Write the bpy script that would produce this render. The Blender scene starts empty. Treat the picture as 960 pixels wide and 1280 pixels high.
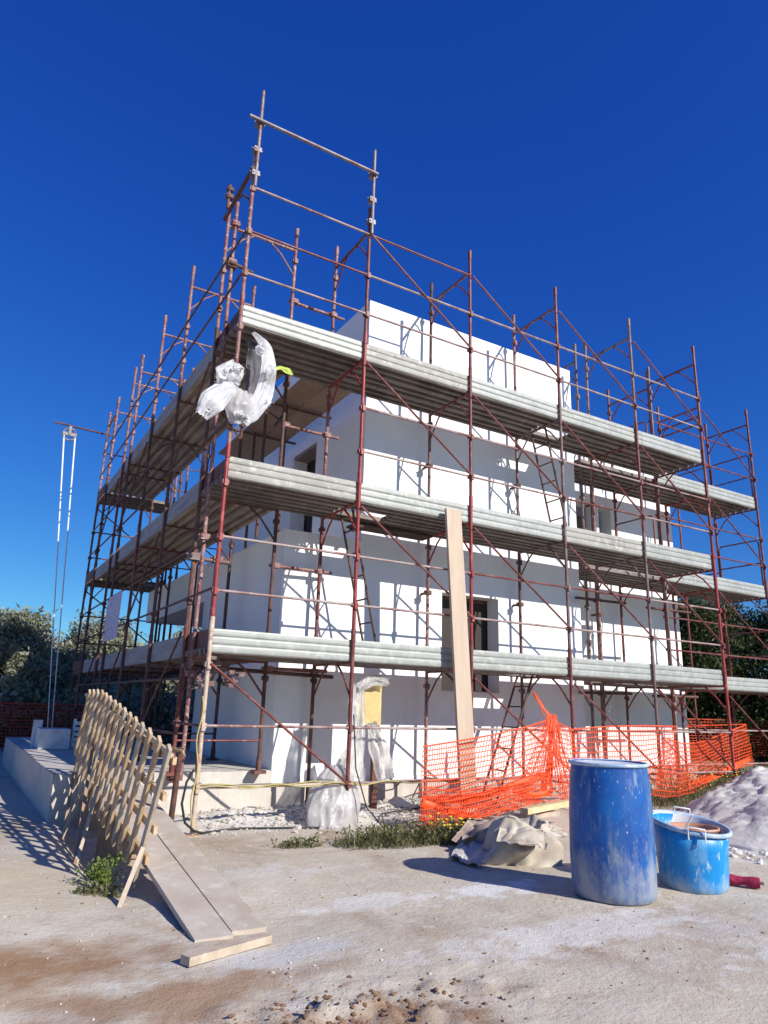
import bpy, math, random
import numpy as np
from mathutils import Vector, Matrix
random.seed(7); rng = np.random.default_rng(7)
S = bpy.context.scene
COL = S.collection
R = math.radians

# ------------------------------------------------------------------ camera numbers (solved from the photograph)
CAM = np.array([-2.3219, -7.5797, 1.2948]); YAW, PITCH, ROLL, FPX = 1.0400, 0.2701, 0.0301, 879.29
def _axes():
    cy, sy, cp, sp = math.cos(YAW), math.sin(YAW), math.cos(PITCH), math.sin(PITCH)
    f = np.array([cy*cp, sy*cp, sp]); r = np.array([sy, -cy, 0.]); u = np.cross(r, f)
    cr, sr = math.cos(ROLL), math.sin(ROLL)
    return cr*r + sr*u, -sr*r + cr*u, f
CR, CU, CF = _axes()
def at(u, v, x=None, y=None, z=None):          # a point of the photograph on a plane at a known place
    d = CF + CR*(u-480)/FPX + CU*(640-v)/FPX
    if x is not None: t = (x-CAM[0])/d[0]
    elif y is not None: t = (y-CAM[1])/d[1]
    else: t = (z-CAM[2])/d[2]
    return CAM + d*t

# ------------------------------------------------------------------ mesh builder
class MB:
    def __init__(s): s.v = []; s.f = []; s.sm = []
    def add(s, vs, fs, smooth=False):
        o = len(s.v); s.v += [tuple(map(float, p)) for p in vs]
        s.f += [tuple(i+o for i in f) for f in fs]; s.sm += [smooth]*len(fs)
    def box(s, a, b):
        x0, y0, z0 = a; x1, y1, z1 = b
        s.add([(x0,y0,z0),(x1,y0,z0),(x1,y1,z0),(x0,y1,z0),(x0,y0,z1),(x1,y0,z1),(x1,y1,z1),(x0,y1,z1)],
              [(0,3,2,1),(4,5,6,7),(0,1,5,4),(1,2,6,5),(2,3,7,6),(3,0,4,7)])
    def bar(s, p0, p1, w, h, up=(0,0,1)):       # a rectangular bar between two points
        p0, p1 = np.array(p0, float), np.array(p1, float); d = p1-p0; d /= np.linalg.norm(d)
        a = np.cross(d, up); a /= np.linalg.norm(a); b = np.cross(a, d)
        vs = [p + a*i*w/2 + b*j*h/2 for p in (p0, p1) for i, j in ((-1,-1),(1,-1),(1,1),(-1,1))]
        s.add(vs, [(0,3,2,1),(4,5,6,7),(0,1,5,4),(1,2,6,5),(2,3,7,6),(3,0,4,7)])
    def path(s, pts, r, n=8, cap=True):
        pts = [np.array(p, float) for p in pts]; m = len(pts)
        rr = r if hasattr(r, '__len__') else [r]*m
        vs = []; prev = None
        for i, p in enumerate(pts):
            d = pts[min(i+1, m-1)] - pts[max(i-1, 0)]; d /= (np.linalg.norm(d)+1e-12)
            if prev is None:
                t = np.array([0,0,1.]) if abs(d[2]) < .9 else np.array([1.,0,0])
                a = np.cross(d, t)
            else: a = prev - d*np.dot(prev, d)
            a /= (np.linalg.norm(a)+1e-12); prev = a; b = np.cross(d, a)
            for k in range(n):
                q = 2*math.pi*k/n
                vs.append(p + (a*math.cos(q)+b*math.sin(q))*rr[i])
        fs = [(i*n+k, i*n+(k+1)%n, (i+1)*n+(k+1)%n, (i+1)*n+k) for i in range(m-1) for k in range(n)]
        s.add(vs, fs, True)
        if cap: s.add(vs[:n], [tuple(range(n))[::-1]]); s.add(vs[-n:], [tuple(range(n))])
    def tube(s, p0, p1, r, n=8): s.path([p0, p1], r, n)
    def lathe(s, prof, c, n=40, smooth=True, wob=None):
        vs = []
        for i, (r, z) in enumerate(prof):
            for k in range(n):
                q = 2*math.pi*k/n; w = wob(q, z) if wob else 0
                vs.append((c[0]+(r+w)*math.cos(q), c[1]+(r+w)*math.sin(q), c[2]+z))
        fs = [(i*n+k, i*n+(k+1)%n, (i+1)*n+(k+1)%n, (i+1)*n+k) for i in range(len(prof)-1) for k in range(n)]
        s.add(vs, fs, smooth)
    def extrude(s, prof, fn, t0, t1, smooth=False):   # closed profile, fn(a, b, t) -> point
        n = len(prof)
        vs = [fn(a, b, t) for t in (t0, t1) for a, b in prof]
        s.add(vs, [(i, (i+1)%n, n+(i+1)%n, n+i) for i in range(n)] + [tuple(range(n))[::-1], tuple(range(n, 2*n))], smooth)
    def grid(s, P, smooth=True):
        a, b = P.shape[:2]
        s.add(P.reshape(-1, 3), [(i*b+j, i*b+j+1, (i+1)*b+j+1, (i+1)*b+j) for i in range(a-1) for j in range(b-1)], smooth)
    def shell(s, P, th, smooth=True):                 # a grid sheet given real thickness
        a, b = P.shape[:2]
        du = np.gradient(P, axis=0); dv = np.gradient(P, axis=1); n = np.cross(du, dv)
        n /= (np.linalg.norm(n, axis=2, keepdims=True)+1e-9)
        A = P + n*th/2; B = P - n*th/2; N = a*b
        vs = np.concatenate([A.reshape(-1, 3), B.reshape(-1, 3)])
        fs = []
        for i in range(a-1):
            for j in range(b-1):
                q = (i*b+j, i*b+j+1, (i+1)*b+j+1, (i+1)*b+j); fs.append(q); fs.append(tuple(N+k for k in q[::-1]))
        ed = [i*b for i in range(a)][::-1] + list(range(b)) + [i*b+b-1 for i in range(a)] + [(a-1)*b+j for j in range(b)][::-1]
        ring = [ed[0]]
        for e in ed[1:]:
            if e != ring[-1]: ring.append(e)
        for p, q in zip(ring, ring[1:]): fs.append((p, q, N+q, N+p))
        s.add(vs, fs, smooth)

ORG = {}
def empty(name, loc):
    o = bpy.data.objects.new(name, None); COL.objects.link(o); o.location = loc; o.empty_display_size = .2
    ORG[o.name] = np.array(loc, float); return o
def obj(name, mb, m, parent=None, loc=None):
    me = bpy.data.meshes.new(name)
    org = ORG[parent.name] if parent else (np.array(loc, float) if loc is not None else np.zeros(3))
    V = np.array(mb.v) - org
    me.from_pydata(V.tolist(), [], mb.f); me.polygons.foreach_set('use_smooth', mb.sm); me.update()
    me.materials.append(m)
    o = bpy.data.objects.new(name, me); COL.objects.link(o)
    if parent: o.parent = parent
    else: o.location = org
    ORG[o.name] = org; return o
def tag(o, label=None, cat=None, group=None, kind=None):
    for k, w in (('label', label), ('category', cat), ('group', group), ('kind', kind)):
        if w: o[k] = w
    return o
def thing(name, loc, label, cat, group=None): return tag(empty(name, loc), label, cat, group)

# ------------------------------------------------------------------ materials
def mat(name, base, rough=.6, metal=0., layers=(), bump=None, spec=.4, world=False, bump2=None):
    m = bpy.data.materials.new(name); m.use_nodes = True; nt = m.node_tree; N = nt.nodes; L = nt.links
    b = N['Principled BSDF']; b.inputs['Roughness'].default_value = rough; b.inputs['Metallic'].default_value = metal
    b.inputs['Specular IOR Level'].default_value = spec
    if world: co = N.new('ShaderNodeNewGeometry').outputs['Position']
    else: co = N.new('ShaderNodeTexCoord').outputs['Object']
    cur = None
    for ly in layers:                                # (scale, colour, lo, hi[, stretch[, detail]])
        sc, c2, lo, hi = ly[:4]; st = ly[4] if len(ly) > 4 and ly[4] else None; det = ly[5] if len(ly) > 5 else 6
        src = co
        if st:
            mp = N.new('ShaderNodeMapping'); mp.inputs['Scale'].default_value = st; L.new(co, mp.inputs[0]); src = mp.outputs[0]
        t = N.new('ShaderNodeTexNoise'); t.inputs['Scale'].default_value = sc; t.inputs['Detail'].default_value = det
        t.inputs['Roughness'].default_value = .62; L.new(src, t.inputs['Vector'])
        rp = N.new('ShaderNodeMapRange'); rp.inputs[1].default_value = lo; rp.inputs[2].default_value = hi; rp.clamp = True
        L.new(t.outputs['Fac'], rp.inputs[0])
        mx = N.new('ShaderNodeMix'); mx.data_type = 'RGBA'; L.new(rp.outputs[0], mx.inputs[0])
        if cur is None: mx.inputs[6].default_value = (*base, 1)
        else: L.new(cur, mx.inputs[6])
        mx.inputs[7].default_value = (*c2, 1); cur = mx.outputs[2]
    if cur is None: b.inputs['Base Color'].default_value = (*base, 1)
    else: L.new(cur, b.inputs['Base Color'])
    nrm = None
    for bp in (bump, bump2):
        if bp:
            t = N.new('ShaderNodeTexNoise'); t.inputs['Scale'].default_value = bp[0]; t.inputs['Detail'].default_value = 8
            L.new(co, t.inputs['Vector'])
            bn = N.new('ShaderNodeBump'); bn.inputs['Strength'].default_value = bp[1]; bn.inputs['Distance'].default_value = bp[2]
            L.new(t.outputs['Fac'], bn.inputs['Height'])
            if nrm: L.new(nrm, bn.inputs['Normal'])
            nrm = bn.outputs[0]
    if nrm: L.new(nrm, b.inputs['Normal'])
    return m

M = {}
M['plaster'] = mat('white plaster', (.85,.835,.825), .85, layers=[(1.1,(.79,.78,.78),.45,.75),(9,(.76,.75,.75),.62,.78),(2.2,(.72,.71,.70),.60,.74,(3,3,.22)),(.7,(.78,.77,.765),.5,.62)], bump=(60,.25,.004), spec=.2, bump2=(5,.12,.02))
M['plaster_dirty'] = mat('stained plaster', (.80,.785,.77), .85, layers=[(2.5,(.62,.6,.58),.5,.7),(7,(.36,.33,.3),.62,.72)], bump=(40,.3,.006), spec=.2)
M['concrete'] = mat('concrete', (.54,.505,.455), .9, layers=[(1.6,(.45,.415,.375),.4,.7),(6,(.60,.565,.51),.5,.7),(1.2,(.30,.285,.27),.62,.72,(6,6,.6))], bump=(30,.4,.01), spec=.2)
M['dark_void'] = mat('dark shutter and unlit interior', (.035,.026,.023), .7)  # shutter colour; at the doorway it paints the unlit interior
M['reveal'] = mat('brown recess', (.30,.24,.20), .9, layers=[(4,(.22,.18,.15),.4,.7)], bump=(40,.3,.005))  # brown for recesses; on the doorway soffit it holds bounced light
M['red'] = mat('red oxide paint', (.145,.030,.026), .5, layers=[(5,(.21,.085,.075),.48,.62),(22,(.10,.03,.025),.55,.68),(14,(.36,.27,.25),.62,.72,(1,1,.3))], bump=(60,.2,.002))
M['red_fresh'] = mat('bright red oxide paint', (.25,.032,.030), .45, layers=[(8,(.40,.10,.09),.55,.68),(30,(.45,.36,.33),.66,.74)], bump=(60,.15,.002))
M['pink'] = mat('faded scaffold paint', (.25,.13,.12), .6, layers=[(6,(.17,.055,.05),.46,.60),(18,(.50,.42,.39),.56,.68)], bump=(60,.2,.002))
M['rust'] = mat('rusty steel darkened for shade', (.085,.042,.036), .7, layers=[(9,(.17,.075,.06),.45,.65),(25,(.06,.045,.04),.55,.7)], bump=(70,.3,.002))  # rust, with the base also darkened to carry the left run's shade
M['greybrown'] = mat('grey brown scaffold steel', (.15,.085,.078), .55, layers=[(5,(.20,.15,.145),.45,.62),(20,(.30,.26,.25),.60,.72),(9,(.12,.035,.03),.55,.68)], bump=(60,.2,.002))
M['rail'] = mat('worn rail steel', (.34,.26,.245), .55, layers=[(4,(.20,.085,.075),.46,.62,(.6,.6,.6)),(16,(.46,.42,.41),.56,.7)], bump=(60,.15,.002))
M['galv_pole'] = mat('grey tube', (.19,.175,.19), .5, .2, layers=[(7,(.15,.075,.07),.48,.64),(20,(.30,.285,.29),.55,.7)])
M['galv'] = mat('galvanised sheet', (.34,.355,.33), .5, .1, layers=[(2.2,(.28,.295,.275),.42,.65),(12,(.43,.44,.41),.5,.7),(3.5,(.40,.35,.30),.64,.76,(.4,1,2))], bump=(30,.08,.002))
M['galv_dusty'] = mat('galvanised sheet dusted with mortar', (.33,.325,.295), .6, .05, layers=[(2.2,(.26,.255,.23),.42,.65),(9,(.44,.425,.39),.52,.68),(4,(.24,.19,.15),.62,.74,(.4,1,2)),(22,(.55,.54,.51),.64,.70)], bump=(30,.1,.003))
M['galv_old'] = mat('galvanised sheet with rust streaks', (.36,.375,.355), .5, .1, layers=[(2.2,(.28,.295,.28),.42,.65),(14,(.42,.43,.41),.5,.7),(3,(.22,.13,.09),.64,.72,(2.5,1,.6)),(22,(.55,.54,.51),.66,.71)], bump=(30,.08,.002))
M['deck'] = mat('dusty steel deck', (.215,.18,.155), .6, .1, layers=[(2,(.13,.105,.09),.42,.62),(9,(.29,.26,.23),.55,.72),(5,(.15,.11,.09),.62,.75)], bump=(50,.1,.002))
M['deck_pale'] = mat('pale dusty deck', (.36,.30,.245), .7, 0, layers=[(2,(.24,.20,.165),.42,.62),(9,(.44,.38,.32),.55,.72)], bump=(50,.1,.002))
M['grey_board'] = mat('grey weathered board', (.30,.29,.29), .8, layers=[(2.5,(.21,.20,.21),.4,.65,(1,.3,6)),(10,(.40,.38,.36),.55,.7)], bump=(30,.2,.003))
M['brown_board'] = mat('brown board', (.16,.062,.045), .7, layers=[(4,(.10,.045,.035),.4,.65),(15,(.22,.12,.09),.6,.7)])
M['ply'] = mat('brown plywood', (.34,.24,.16), .75, layers=[(2,(.26,.17,.115),.4,.65,(1,.2,1)),(9,(.42,.32,.23),.55,.75)], bump=(40,.15,.003))
M['plank'] = mat('pale planed plank', (.50,.395,.30), .7, layers=[(3,(.42,.325,.24),.42,.65,(3,3,.25)),(2.2,(.34,.22,.13),.66,.72),(12,(.55,.45,.355),.55,.7,(3,3,.3))], bump=(30,.15,.002))
M['lath'] = mat('lattice timber', (.55,.395,.245), .75, layers=[(5,(.41,.275,.16),.42,.62),(16,(.62,.49,.34),.55,.72)], bump=(40,.2,.003))
M['lath_pale'] = mat('weathered pale timber', (.50,.41,.31), .8, layers=[(5,(.36,.29,.22),.42,.62),(16,(.58,.49,.38),.55,.72)], bump=(40,.25,.003))
M['form'] = mat('cement covered board', (.50,.44,.37), .85, layers=[(2,(.42,.35,.28),.42,.62),(7,(.58,.53,.46),.52,.7),(20,(.40,.34,.28),.6,.72)], bump=(40,.3,.003))
M['mustard'] = mat('yellow shuttering panel', (.60,.45,.19), .65, layers=[(3,(.50,.36,.15),.42,.65),(14,(.66,.52,.25),.58,.72)])
M['timber_yellow'] = mat('fresh yellow timber', (.68,.52,.30), .7, layers=[(4,(.58,.42,.22),.42,.65,(.5,3,3))])
M['drum'] = mat('blue drum plastic', (.004,.060,.27), .45, layers=[(3,(.006,.115,.40),.4,.65),(4.5,(.10,.20,.34),.52,.78,(1,1,.35)),(15,(.20,.28,.38),.57,.74,(1,1,.3)),(40,(.36,.41,.46),.62,.70,(1,1,.5))], bump=(40,.1,.002))
M['tub'] = mat('cyan tub plastic', (.004,.22,.56), .4, layers=[(3,(.01,.27,.62),.4,.65),(7,(.20,.40,.56),.54,.78,(1,1,.4)),(24,(.45,.52,.56),.60,.70,(1,1,.5))], bump=(40,.1,.002))
M['rimblue'] = mat('pale cement on blue rim', (.42,.50,.60), .55, layers=[(8,(.25,.38,.56),.45,.6),(20,(.58,.60,.62),.55,.7)])
M['lime'] = mat('dried lime', (.66,.66,.66), .9, layers=[(6,(.42,.46,.52),.45,.65)], bump=(30,.3,.006))
M['terra'] = mat('terracotta bucket', (.46,.21,.13), .6, layers=[(6,(.56,.34,.24),.5,.65)])
M['white_metal'] = mat('white coated metal', (.72,.72,.70), .45, layers=[(20,(.5,.47,.43),.6,.72)])
M['roller'] = mat('crimson pile', (.30,.012,.05), .9, layers=[(40,(.42,.05,.10),.5,.65)], bump=(120,.8,.006))
M['orange'] = mat('orange net plastic', (.85,.085,.012), .5, layers=[(6,(.90,.15,.05),.5,.7)])
M['orange_dark'] = mat('red net plastic darkened for shade', (.50,.06,.02), .6)  # rear nets: orange darkened to red, shade put in the colour
M['cloth'] = mat('dusty woven sack', (.52,.46,.375), .9, layers=[(3,(.36,.30,.24),.45,.62),(10,(.54,.49,.42),.55,.7)], bump=(90,.3,.003))
M['cloth_brown'] = mat('brown dusty sack', (.40,.31,.25), .9, layers=[(4,(.30,.22,.17),.45,.62)], bump=(90,.3,.003))
M['paper'] = mat('grey cement paper', (.55,.51,.47), .9, layers=[(5,(.42,.38,.34),.5,.65)])
M['heap'] = mat('pale sand', (.66,.63,.585), .95, layers=[(1.5,(.60,.57,.525),.42,.62),(8,(.72,.695,.655),.5,.68),(25,(.54,.51,.47),.62,.72)], bump=(18,.35,.02), bump2=(80,.6,.010), world=True)
M['stone'] = mat('limestone rubble', (.52,.48,.43), .95, layers=[(9,(.34,.30,.26),.5,.65)], bump=(60,.4,.006), world=True)
M['clod'] = mat('brown earth clods', (.20,.115,.065), .95, layers=[(9,(.30,.19,.12),.5,.65)], world=True)
M['yellow_hose'] = mat('yellow hose', (.42,.36,.13), .6, layers=[(8,(.40,.34,.22),.5,.65)])
M['black'] = mat('black rubber', (.02,.02,.02), .5)
M['rope'] = mat('pale rope', (.75,.77,.80), .8)
M['bark'] = mat('olive bark', (.10,.08,.06), .9, layers=[(8,(.17,.14,.11),.45,.65)], bump=(25,.6,.02))
M['sign'] = mat('printed hanging board', (.52,.48,.58), .7, layers=[(18,(.25,.18,.36),.55,.60,(1,.6,2.5),2),(5,(.60,.57,.62),.55,.7)])
M['hatch'] = mat('dark hatch board', (.06,.035,.028), .8, layers=[(6,(.11,.07,.05),.5,.65)])
M['cream'] = mat('cream splashed steel', (.47,.36,.28), .6, layers=[(5,(.28,.09,.075),.52,.62),(14,(.56,.47,.38),.5,.7),(3,(.55,.48,.16),.58,.68)])
M['block'] = mat('white aerated block', (.60,.62,.64), .9, layers=[(6,(.45,.46,.48),.5,.65)])

def leaf_mat(name, c, c2, c3, sc=2.0):
    m = mat(name, c, .6, layers=[(sc,c2,.45,.6),(sc*7,c3,.55,.68)], world=True, spec=.3)
    nt = m.node_tree; N = nt.nodes; L = nt.links; b = N['Principled BSDF']; out = N['Material Output']
    tr = N.new('ShaderNodeBsdfTranslucent'); ms = N.new('ShaderNodeMixShader'); ms.inputs[0].default_value = .25
    src = b.inputs['Base Color'].links[0].from_socket
    L.new(src, tr.inputs[0]); L.new(b.outputs[0], ms.inputs[1]); L.new(tr.outputs[0], ms.inputs[2]); L.new(ms.outputs[0], out.inputs[0]); return m
M['olive'] = leaf_mat('olive leaves', (.23,.245,.15), (.34,.35,.25), (.42,.42,.33), 1.2)
M['hedge'] = leaf_mat('hedge leaves', (.04,.06,.02), (.075,.095,.03), (.14,.155,.06), 1.4)
M['weed'] = leaf_mat('weed leaves', (.105,.12,.045), (.19,.18,.085), (.30,.26,.15), 8)
M['bush'] = leaf_mat('fresh bush leaves', (.13,.19,.04), (.21,.26,.06), (.06,.09,.025), 9)
M['flower'] = mat('yellow flower', (.75,.55,.03), .7)

def plastic_mat(nm='clear plastic sheeting', c=(.90,.90,.92), c2=(.78,.77,.78), lo=.10, hi=.66):
    m = mat(nm, c, .22, layers=[(5,c2,.45,.65)], bump=(16,.5,.02), bump2=(50,.5,.008), spec=.5)
    nt = m.node_tree; N = nt.nodes; L = nt.links; b = N['Principled BSDF']; out = N['Material Output']
    tr = N.new('ShaderNodeBsdfTranslucent'); tr.inputs[0].default_value = (.8,.8,.82,1)
    tp = N.new('ShaderNodeBsdfTransparent')
    m1 = N.new('ShaderNodeMixShader'); m1.inputs[0].default_value = .45; m2 = N.new('ShaderNodeMixShader')
    t = N.new('ShaderNodeTexNoise'); t.inputs['Scale'].default_value = 4; tc = N.new('ShaderNodeTexCoord'); L.new(tc.outputs['Object'], t.inputs['Vector'])
    rp = N.new('ShaderNodeMapRange'); rp.inputs[1].default_value=.4; rp.inputs[2].default_value=.7; rp.inputs[3].default_value=lo; rp.inputs[4].default_value=hi
    L.new(t.outputs['Fac'], rp.inputs[0]); L.new(rp.outputs[0], m2.inputs[0])
    L.new(b.outputs[0], m1.inputs[1]); L.new(tr.outputs[0], m1.inputs[2]); L.new(m1.outputs[0], m2.inputs[1]); L.new(tp.outputs[0], m2.inputs[2]); L.new(m2.outputs[0], out.inputs[0]); return m
M['plastic'] = plastic_mat()
M['plastic_dusty'] = plastic_mat('dusty plastic sheeting', (.72,.70,.68), (.54,.52,.50), .25, .75)

# ------------------------------------------------------------------ smooth value noise for shapes
def vnoise(x, y, seed=0):
    x = np.asarray(x, float); y = np.asarray(y, float); xi = np.floor(x).astype(int); yi = np.floor(y).astype(int)
    xf, yf = x-xi, y-yi; xf = xf*xf*(3-2*xf); yf = yf*yf*(3-2*yf)
    def h(a, b):
        n = (a*374761393 + b*668265263 + seed*974711) & 0x7fffffff
        n = ((n ^ (n >> 13))*1274126177) & 0x7fffffff
        return ((n ^ (n >> 16)) & 0xffff)/65535.
    return (h(xi,yi)*(1-xf)+h(xi+1,yi)*xf)*(1-yf)+(h(xi,yi+1)*(1-xf)+h(xi+1,yi+1)*xf)*yf - .5
def fbm(x, y, seed=0, o=4):
    r = 0; a = 1.
    for i in range(o): r = r + a*vnoise(np.asarray(x)*2**i, np.asarray(y)*2**i, seed+i); a *= .5
    return r

# ------------------------------------------------------------------ ground
def gz(x, y):
    x = np.asarray(x, float); y = np.asarray(y, float)
    z = .05*fbm(x*.5, y*.5, 3, 3) + .010*fbm(x*2.6, y*2.6, 8, 4) + .0035*fbm(x*13, y*13, 5, 3)
    fill = np.exp(-((y-.75)/.38)**2)*np.clip((x+.2)/.6, 0, 1)*np.clip((8-x)/2, 0, 1)*.10      # rubble against the plinth
    z = z + fill*(1+1.2*fbm(x*3, y*3, 21, 3))
    z = z - .16*np.exp(-(((x+.80)/.40)**4+((y+.65)/1.25)**4))
    z = z + .10*np.exp(-(((x+2.2)/.6)**2+((y+1.6)/1.4)**2))                                     # low bank on the left
    z = z + .05*np.clip(fbm(x*9, y*9, 33, 3)-.05, 0, 1)*np.exp(-(((x+.75)/.9)**2+((y+4.55)/.35)**2))*3
    z = np.where((y > 1.35) & (x > -1.1) & (x < 11) & (y < 9), -.1, z)
    return z
def spaced(lo, a, b, hi, step, far):
    m = list(np.arange(a, b+1e-6, step)); s = step; x = a; L = []
    while x > lo: s *= 1.22; x -= s; L.append(x)
    s = step; x = m[-1]; Rr = []
    while x < hi: s *= 1.22; x += s; Rr.append(x)
    return np.array(L[::-1]+m+Rr)
gx = spaced(-900, -2.6, 6.2, 900, .04, 0); gy = spaced(-900, -5.2, 1.6, 900, .04, 0)
X, Y = np.meshgrid(gx, gy, indexing='ij')
Z = gz(X, Y); far = np.clip((np.hypot(X, Y)-18)/30, 0, 1); Z = Z*(1-far)
g = MB(); g.grid(np.stack([X, Y, Z], 2))
def ground_mat():
    m = mat('site earth', (.52,.46,.365), .95, world=True, spec=.15,
        layers=[(.55,(.45,.375,.285),.46,.60),(2.3,(.56,.51,.43),.5,.66),(1.1,(.35,.265,.19),.54,.70,(1,.55,1)),
                (7,(.58,.53,.44),.58,.72),(16,(.40,.325,.255),.60,.72),(60,(.53,.47,.37),.56,.70),(95,(.32,.265,.21),.65,.74),(140,(.68,.64,.57),.63,.72),(3.4,(.62,.59,.53),.60,.70)],
        bump=(85,.55,.008), bump2=(24,.35,.02))
    nt = m.node_tree; N = nt.nodes; L = nt.links; b = N['Principled BSDF']
    geo = N.new('ShaderNodeNewGeometry'); sx = N.new('ShaderNodeSeparateXYZ'); L.new(geo.outputs['Position'], sx.inputs[0])
    def patch(cur, cx, cy, rx, ry, col, ns, edge, amt=1.):
        mp = N.new('ShaderNodeMapping'); mp.inputs['Location'].default_value = (-cx/rx, -cy/ry, 0); mp.inputs['Scale'].default_value = (1/rx, 1/ry, 0)
        L.new(geo.outputs['Position'], mp.inputs[0])
        ln = N.new('ShaderNodeVectorMath'); ln.operation = 'LENGTH'; L.new(mp.outputs[0], ln.inputs[0])
        t = N.new('ShaderNodeTexNoise'); t.inputs['Scale'].default_value = ns; t.inputs['Detail'].default_value = 7; L.new(geo.outputs['Position'], t.inputs['Vector'])
        ma = N.new('ShaderNodeMath'); ma.operation = 'MULTIPLY_ADD'; L.new(t.outputs['Fac'], ma.inputs[0]); ma.inputs[1].default_value = 2.6; L.new(ln.outputs['Value'], ma.inputs[2])
        rp = N.new('ShaderNodeMapRange'); rp.inputs[1].default_value = 1.3+1; rp.inputs[2].default_value = 1.3+1-edge; rp.inputs[3].default_value = 0; rp.inputs[4].default_value = amt
        L.new(ma.outputs[0], rp.inputs[0])
        mx = N.new('ShaderNodeMix'); mx.data_type = 'RGBA'; L.new(rp.outputs[0], mx.inputs[0]); L.new(cur, mx.inputs[6]); mx.inputs[7].default_value = (*col, 1)
        return mx.outputs[2]
    cur = b.inputs['Base Color'].links[0].from_socket
    cur = patch(cur, -.75, -4.66, 1.1, .36, (.21,.11,.058), 4, .8, .9)          # dark red earth in front
    cur = patch(cur, -1.75, -3.3, 1.2, .5, (.29,.165,.085), 3, .9, .9)
    cur = patch(cur, -1.9, -1.7, 1.0, 1.2, (.50,.43,.315), 2, .7, .85)
    cur = patch(cur, -.6, -3.6, .6, .25, (.56,.55,.53), 5, .5, .7)
    cur = patch(cur, 1.4, -3.0, .55, .22, (.70,.685,.66), 6, .5, .9)
    cur = patch(cur, 2.9, -4.6, 1.6, .5, (.58,.55,.50), 4, .7, .6)
    cur = patch(cur, 1.2, -4.1, 1.2, .3, (.64,.615,.57), 5, .5, .75)
    cur = patch(cur, .4, -2.9, .5, .2, (.64,.615,.57), 7, .5, .7)
    cur = patch(cur, 2.3, -4.9, .7, .22, (.66,.64,.60), 6, .5, .8)
    cur = patch(cur, -.2, -1.9, .9, .35, (.60,.575,.53), 4, .6, .6)
    cur = patch(cur, -1.2, -4.0, .9, .35, (.33,.20,.115), 4, .7, .8)
    cur = patch(cur, 1.5, .5, 2.6, .75, (.66,.64,.61), 3, .6, .85)           # white rubble along the plinth
    cur = patch(cur, 5.8, -2.6, 2.8, 1.3, (.60,.59,.575), 2.5, .6, .9)       # pale dust round the heap
    cur = patch(cur, 10.5, 2.5, 3.5, 3.0, (.09,.10,.035), 2.5, .7, .9)       # green ground beyond the net
    cur = patch(cur, 22, 8, 12, 12, (.08,.09,.035), 1.5, .7, .9)
    L.new(cur, b.inputs['Base Color']); return m
ground = obj('ground', g, ground_mat()); tag(ground, kind='structure')

# ------------------------------------------------------------------ house
house = thing('house', (1.28, 1.22, 0), 'white plastered three storey house standing inside the scaffolding', 'house')
YW = 1.22; T = .28
def wall_grid(mb, a, b, holes, fn):     # a, b: ranges; holes (a0,b0,a1,b1); fn(a,b,depth)
    As = sorted({a[0], a[1], *[h[0] for h in holes], *[h[2] for h in holes]}); Bs = sorted({b[0], b[1], *[h[1] for h in holes], *[h[3] for h in holes]})
    for i in range(len(As)-1):
        for j in range(len(Bs)-1):
            ca, cb = (As[i]+As[i+1])/2, (Bs[j]+Bs[j+1])/2
            if any(h[0] < ca < h[2] and h[1] < cb < h[3] for h in holes): continue
            p = fn(As[i], Bs[j], 0); q = fn(As[i+1], Bs[j+1], T)
            mb.box(np.minimum(p, q), np.maximum(p, q))
front = lambda y: (lambda a, b, d: (a, y+d, b))
left = lambda x: (lambda a, b, d: (x+d, a, b))
w = MB(); wall_grid(w, (1.28, 6.87), (.33, 3.62), [(3.92, 1.55, 5.03, 3.02)], front(YW)); obj('front_wall', w, M['plaster'], house)
w = MB(); wall_grid(w, (2.47, 6.87), (3.62, 7.60), [], front(YW)); obj('front_wall', w, M['plaster'], house)
w = MB(); wall_grid(w, (YW+T, 4.75), (.33, 3.62), [], left(1.28)); obj('left_wall', w, M['plaster'], house)
w = MB(); wall_grid(w, (YW+T, 8.0), (3.62, 7.60), [(2.97, 3.63, 3.95, 5.72)], left(2.47)); obj('left_wall', w, M['plaster'], house)
w = MB(); w.box((1.28+T, 4.75-T, .33), (3.4, 4.75, 3.0)); w.box((3.4, 4.75-T, .33), (3.4+T, 9.2, 3.0)); obj('porch_wall', w, M['plaster'], house)
w = MB(); w.box((1.28, 4.752, 3.0), (6.8, 9.25, 3.70)); obj('porch_canopy', w, M['plaster'], house)
w = MB(); w.box((1.28+T+.003, YW+T+.003, 3.1), (6.6, 4.748, 3.40)); w.box((2.47+T+.003, YW+T+.003, 7.0), (6.58, 7.997, 7.25)); obj('roof', w, M['plaster'], house)
w = MB(); w.box((6.59, YW+T+.002, .33), (6.87, 8.0, 7.60)); obj('right_wall', w, M['plaster'], house)
w = MB(); w.box((2.47+T, 7.72, 3.70), (6.588, 8.0, 7.60)); w.box((3.7, 8.0, .33), (11.1, 8.28, 2.998)); obj('back_wall', w, M['plaster'], house)
SB = 2.42
w = MB(); wall_grid(w, (6.873, 11.12), (.33, 6.9), [(7.95, 4.05, 9.15, 5.5), (7.3, 2.1, 8.05, 3.3)], front(SB)); obj('setback_wall', w, M['plaster'], house)
w = MB(); w.box((10.84, SB+T, .33), (11.12, 7.99, 6.9)); w.box((6.875, SB+T, 6.4), (10.838, 7.99, 6.7)); obj('side_wall', w, M['plaster'], house)
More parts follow.
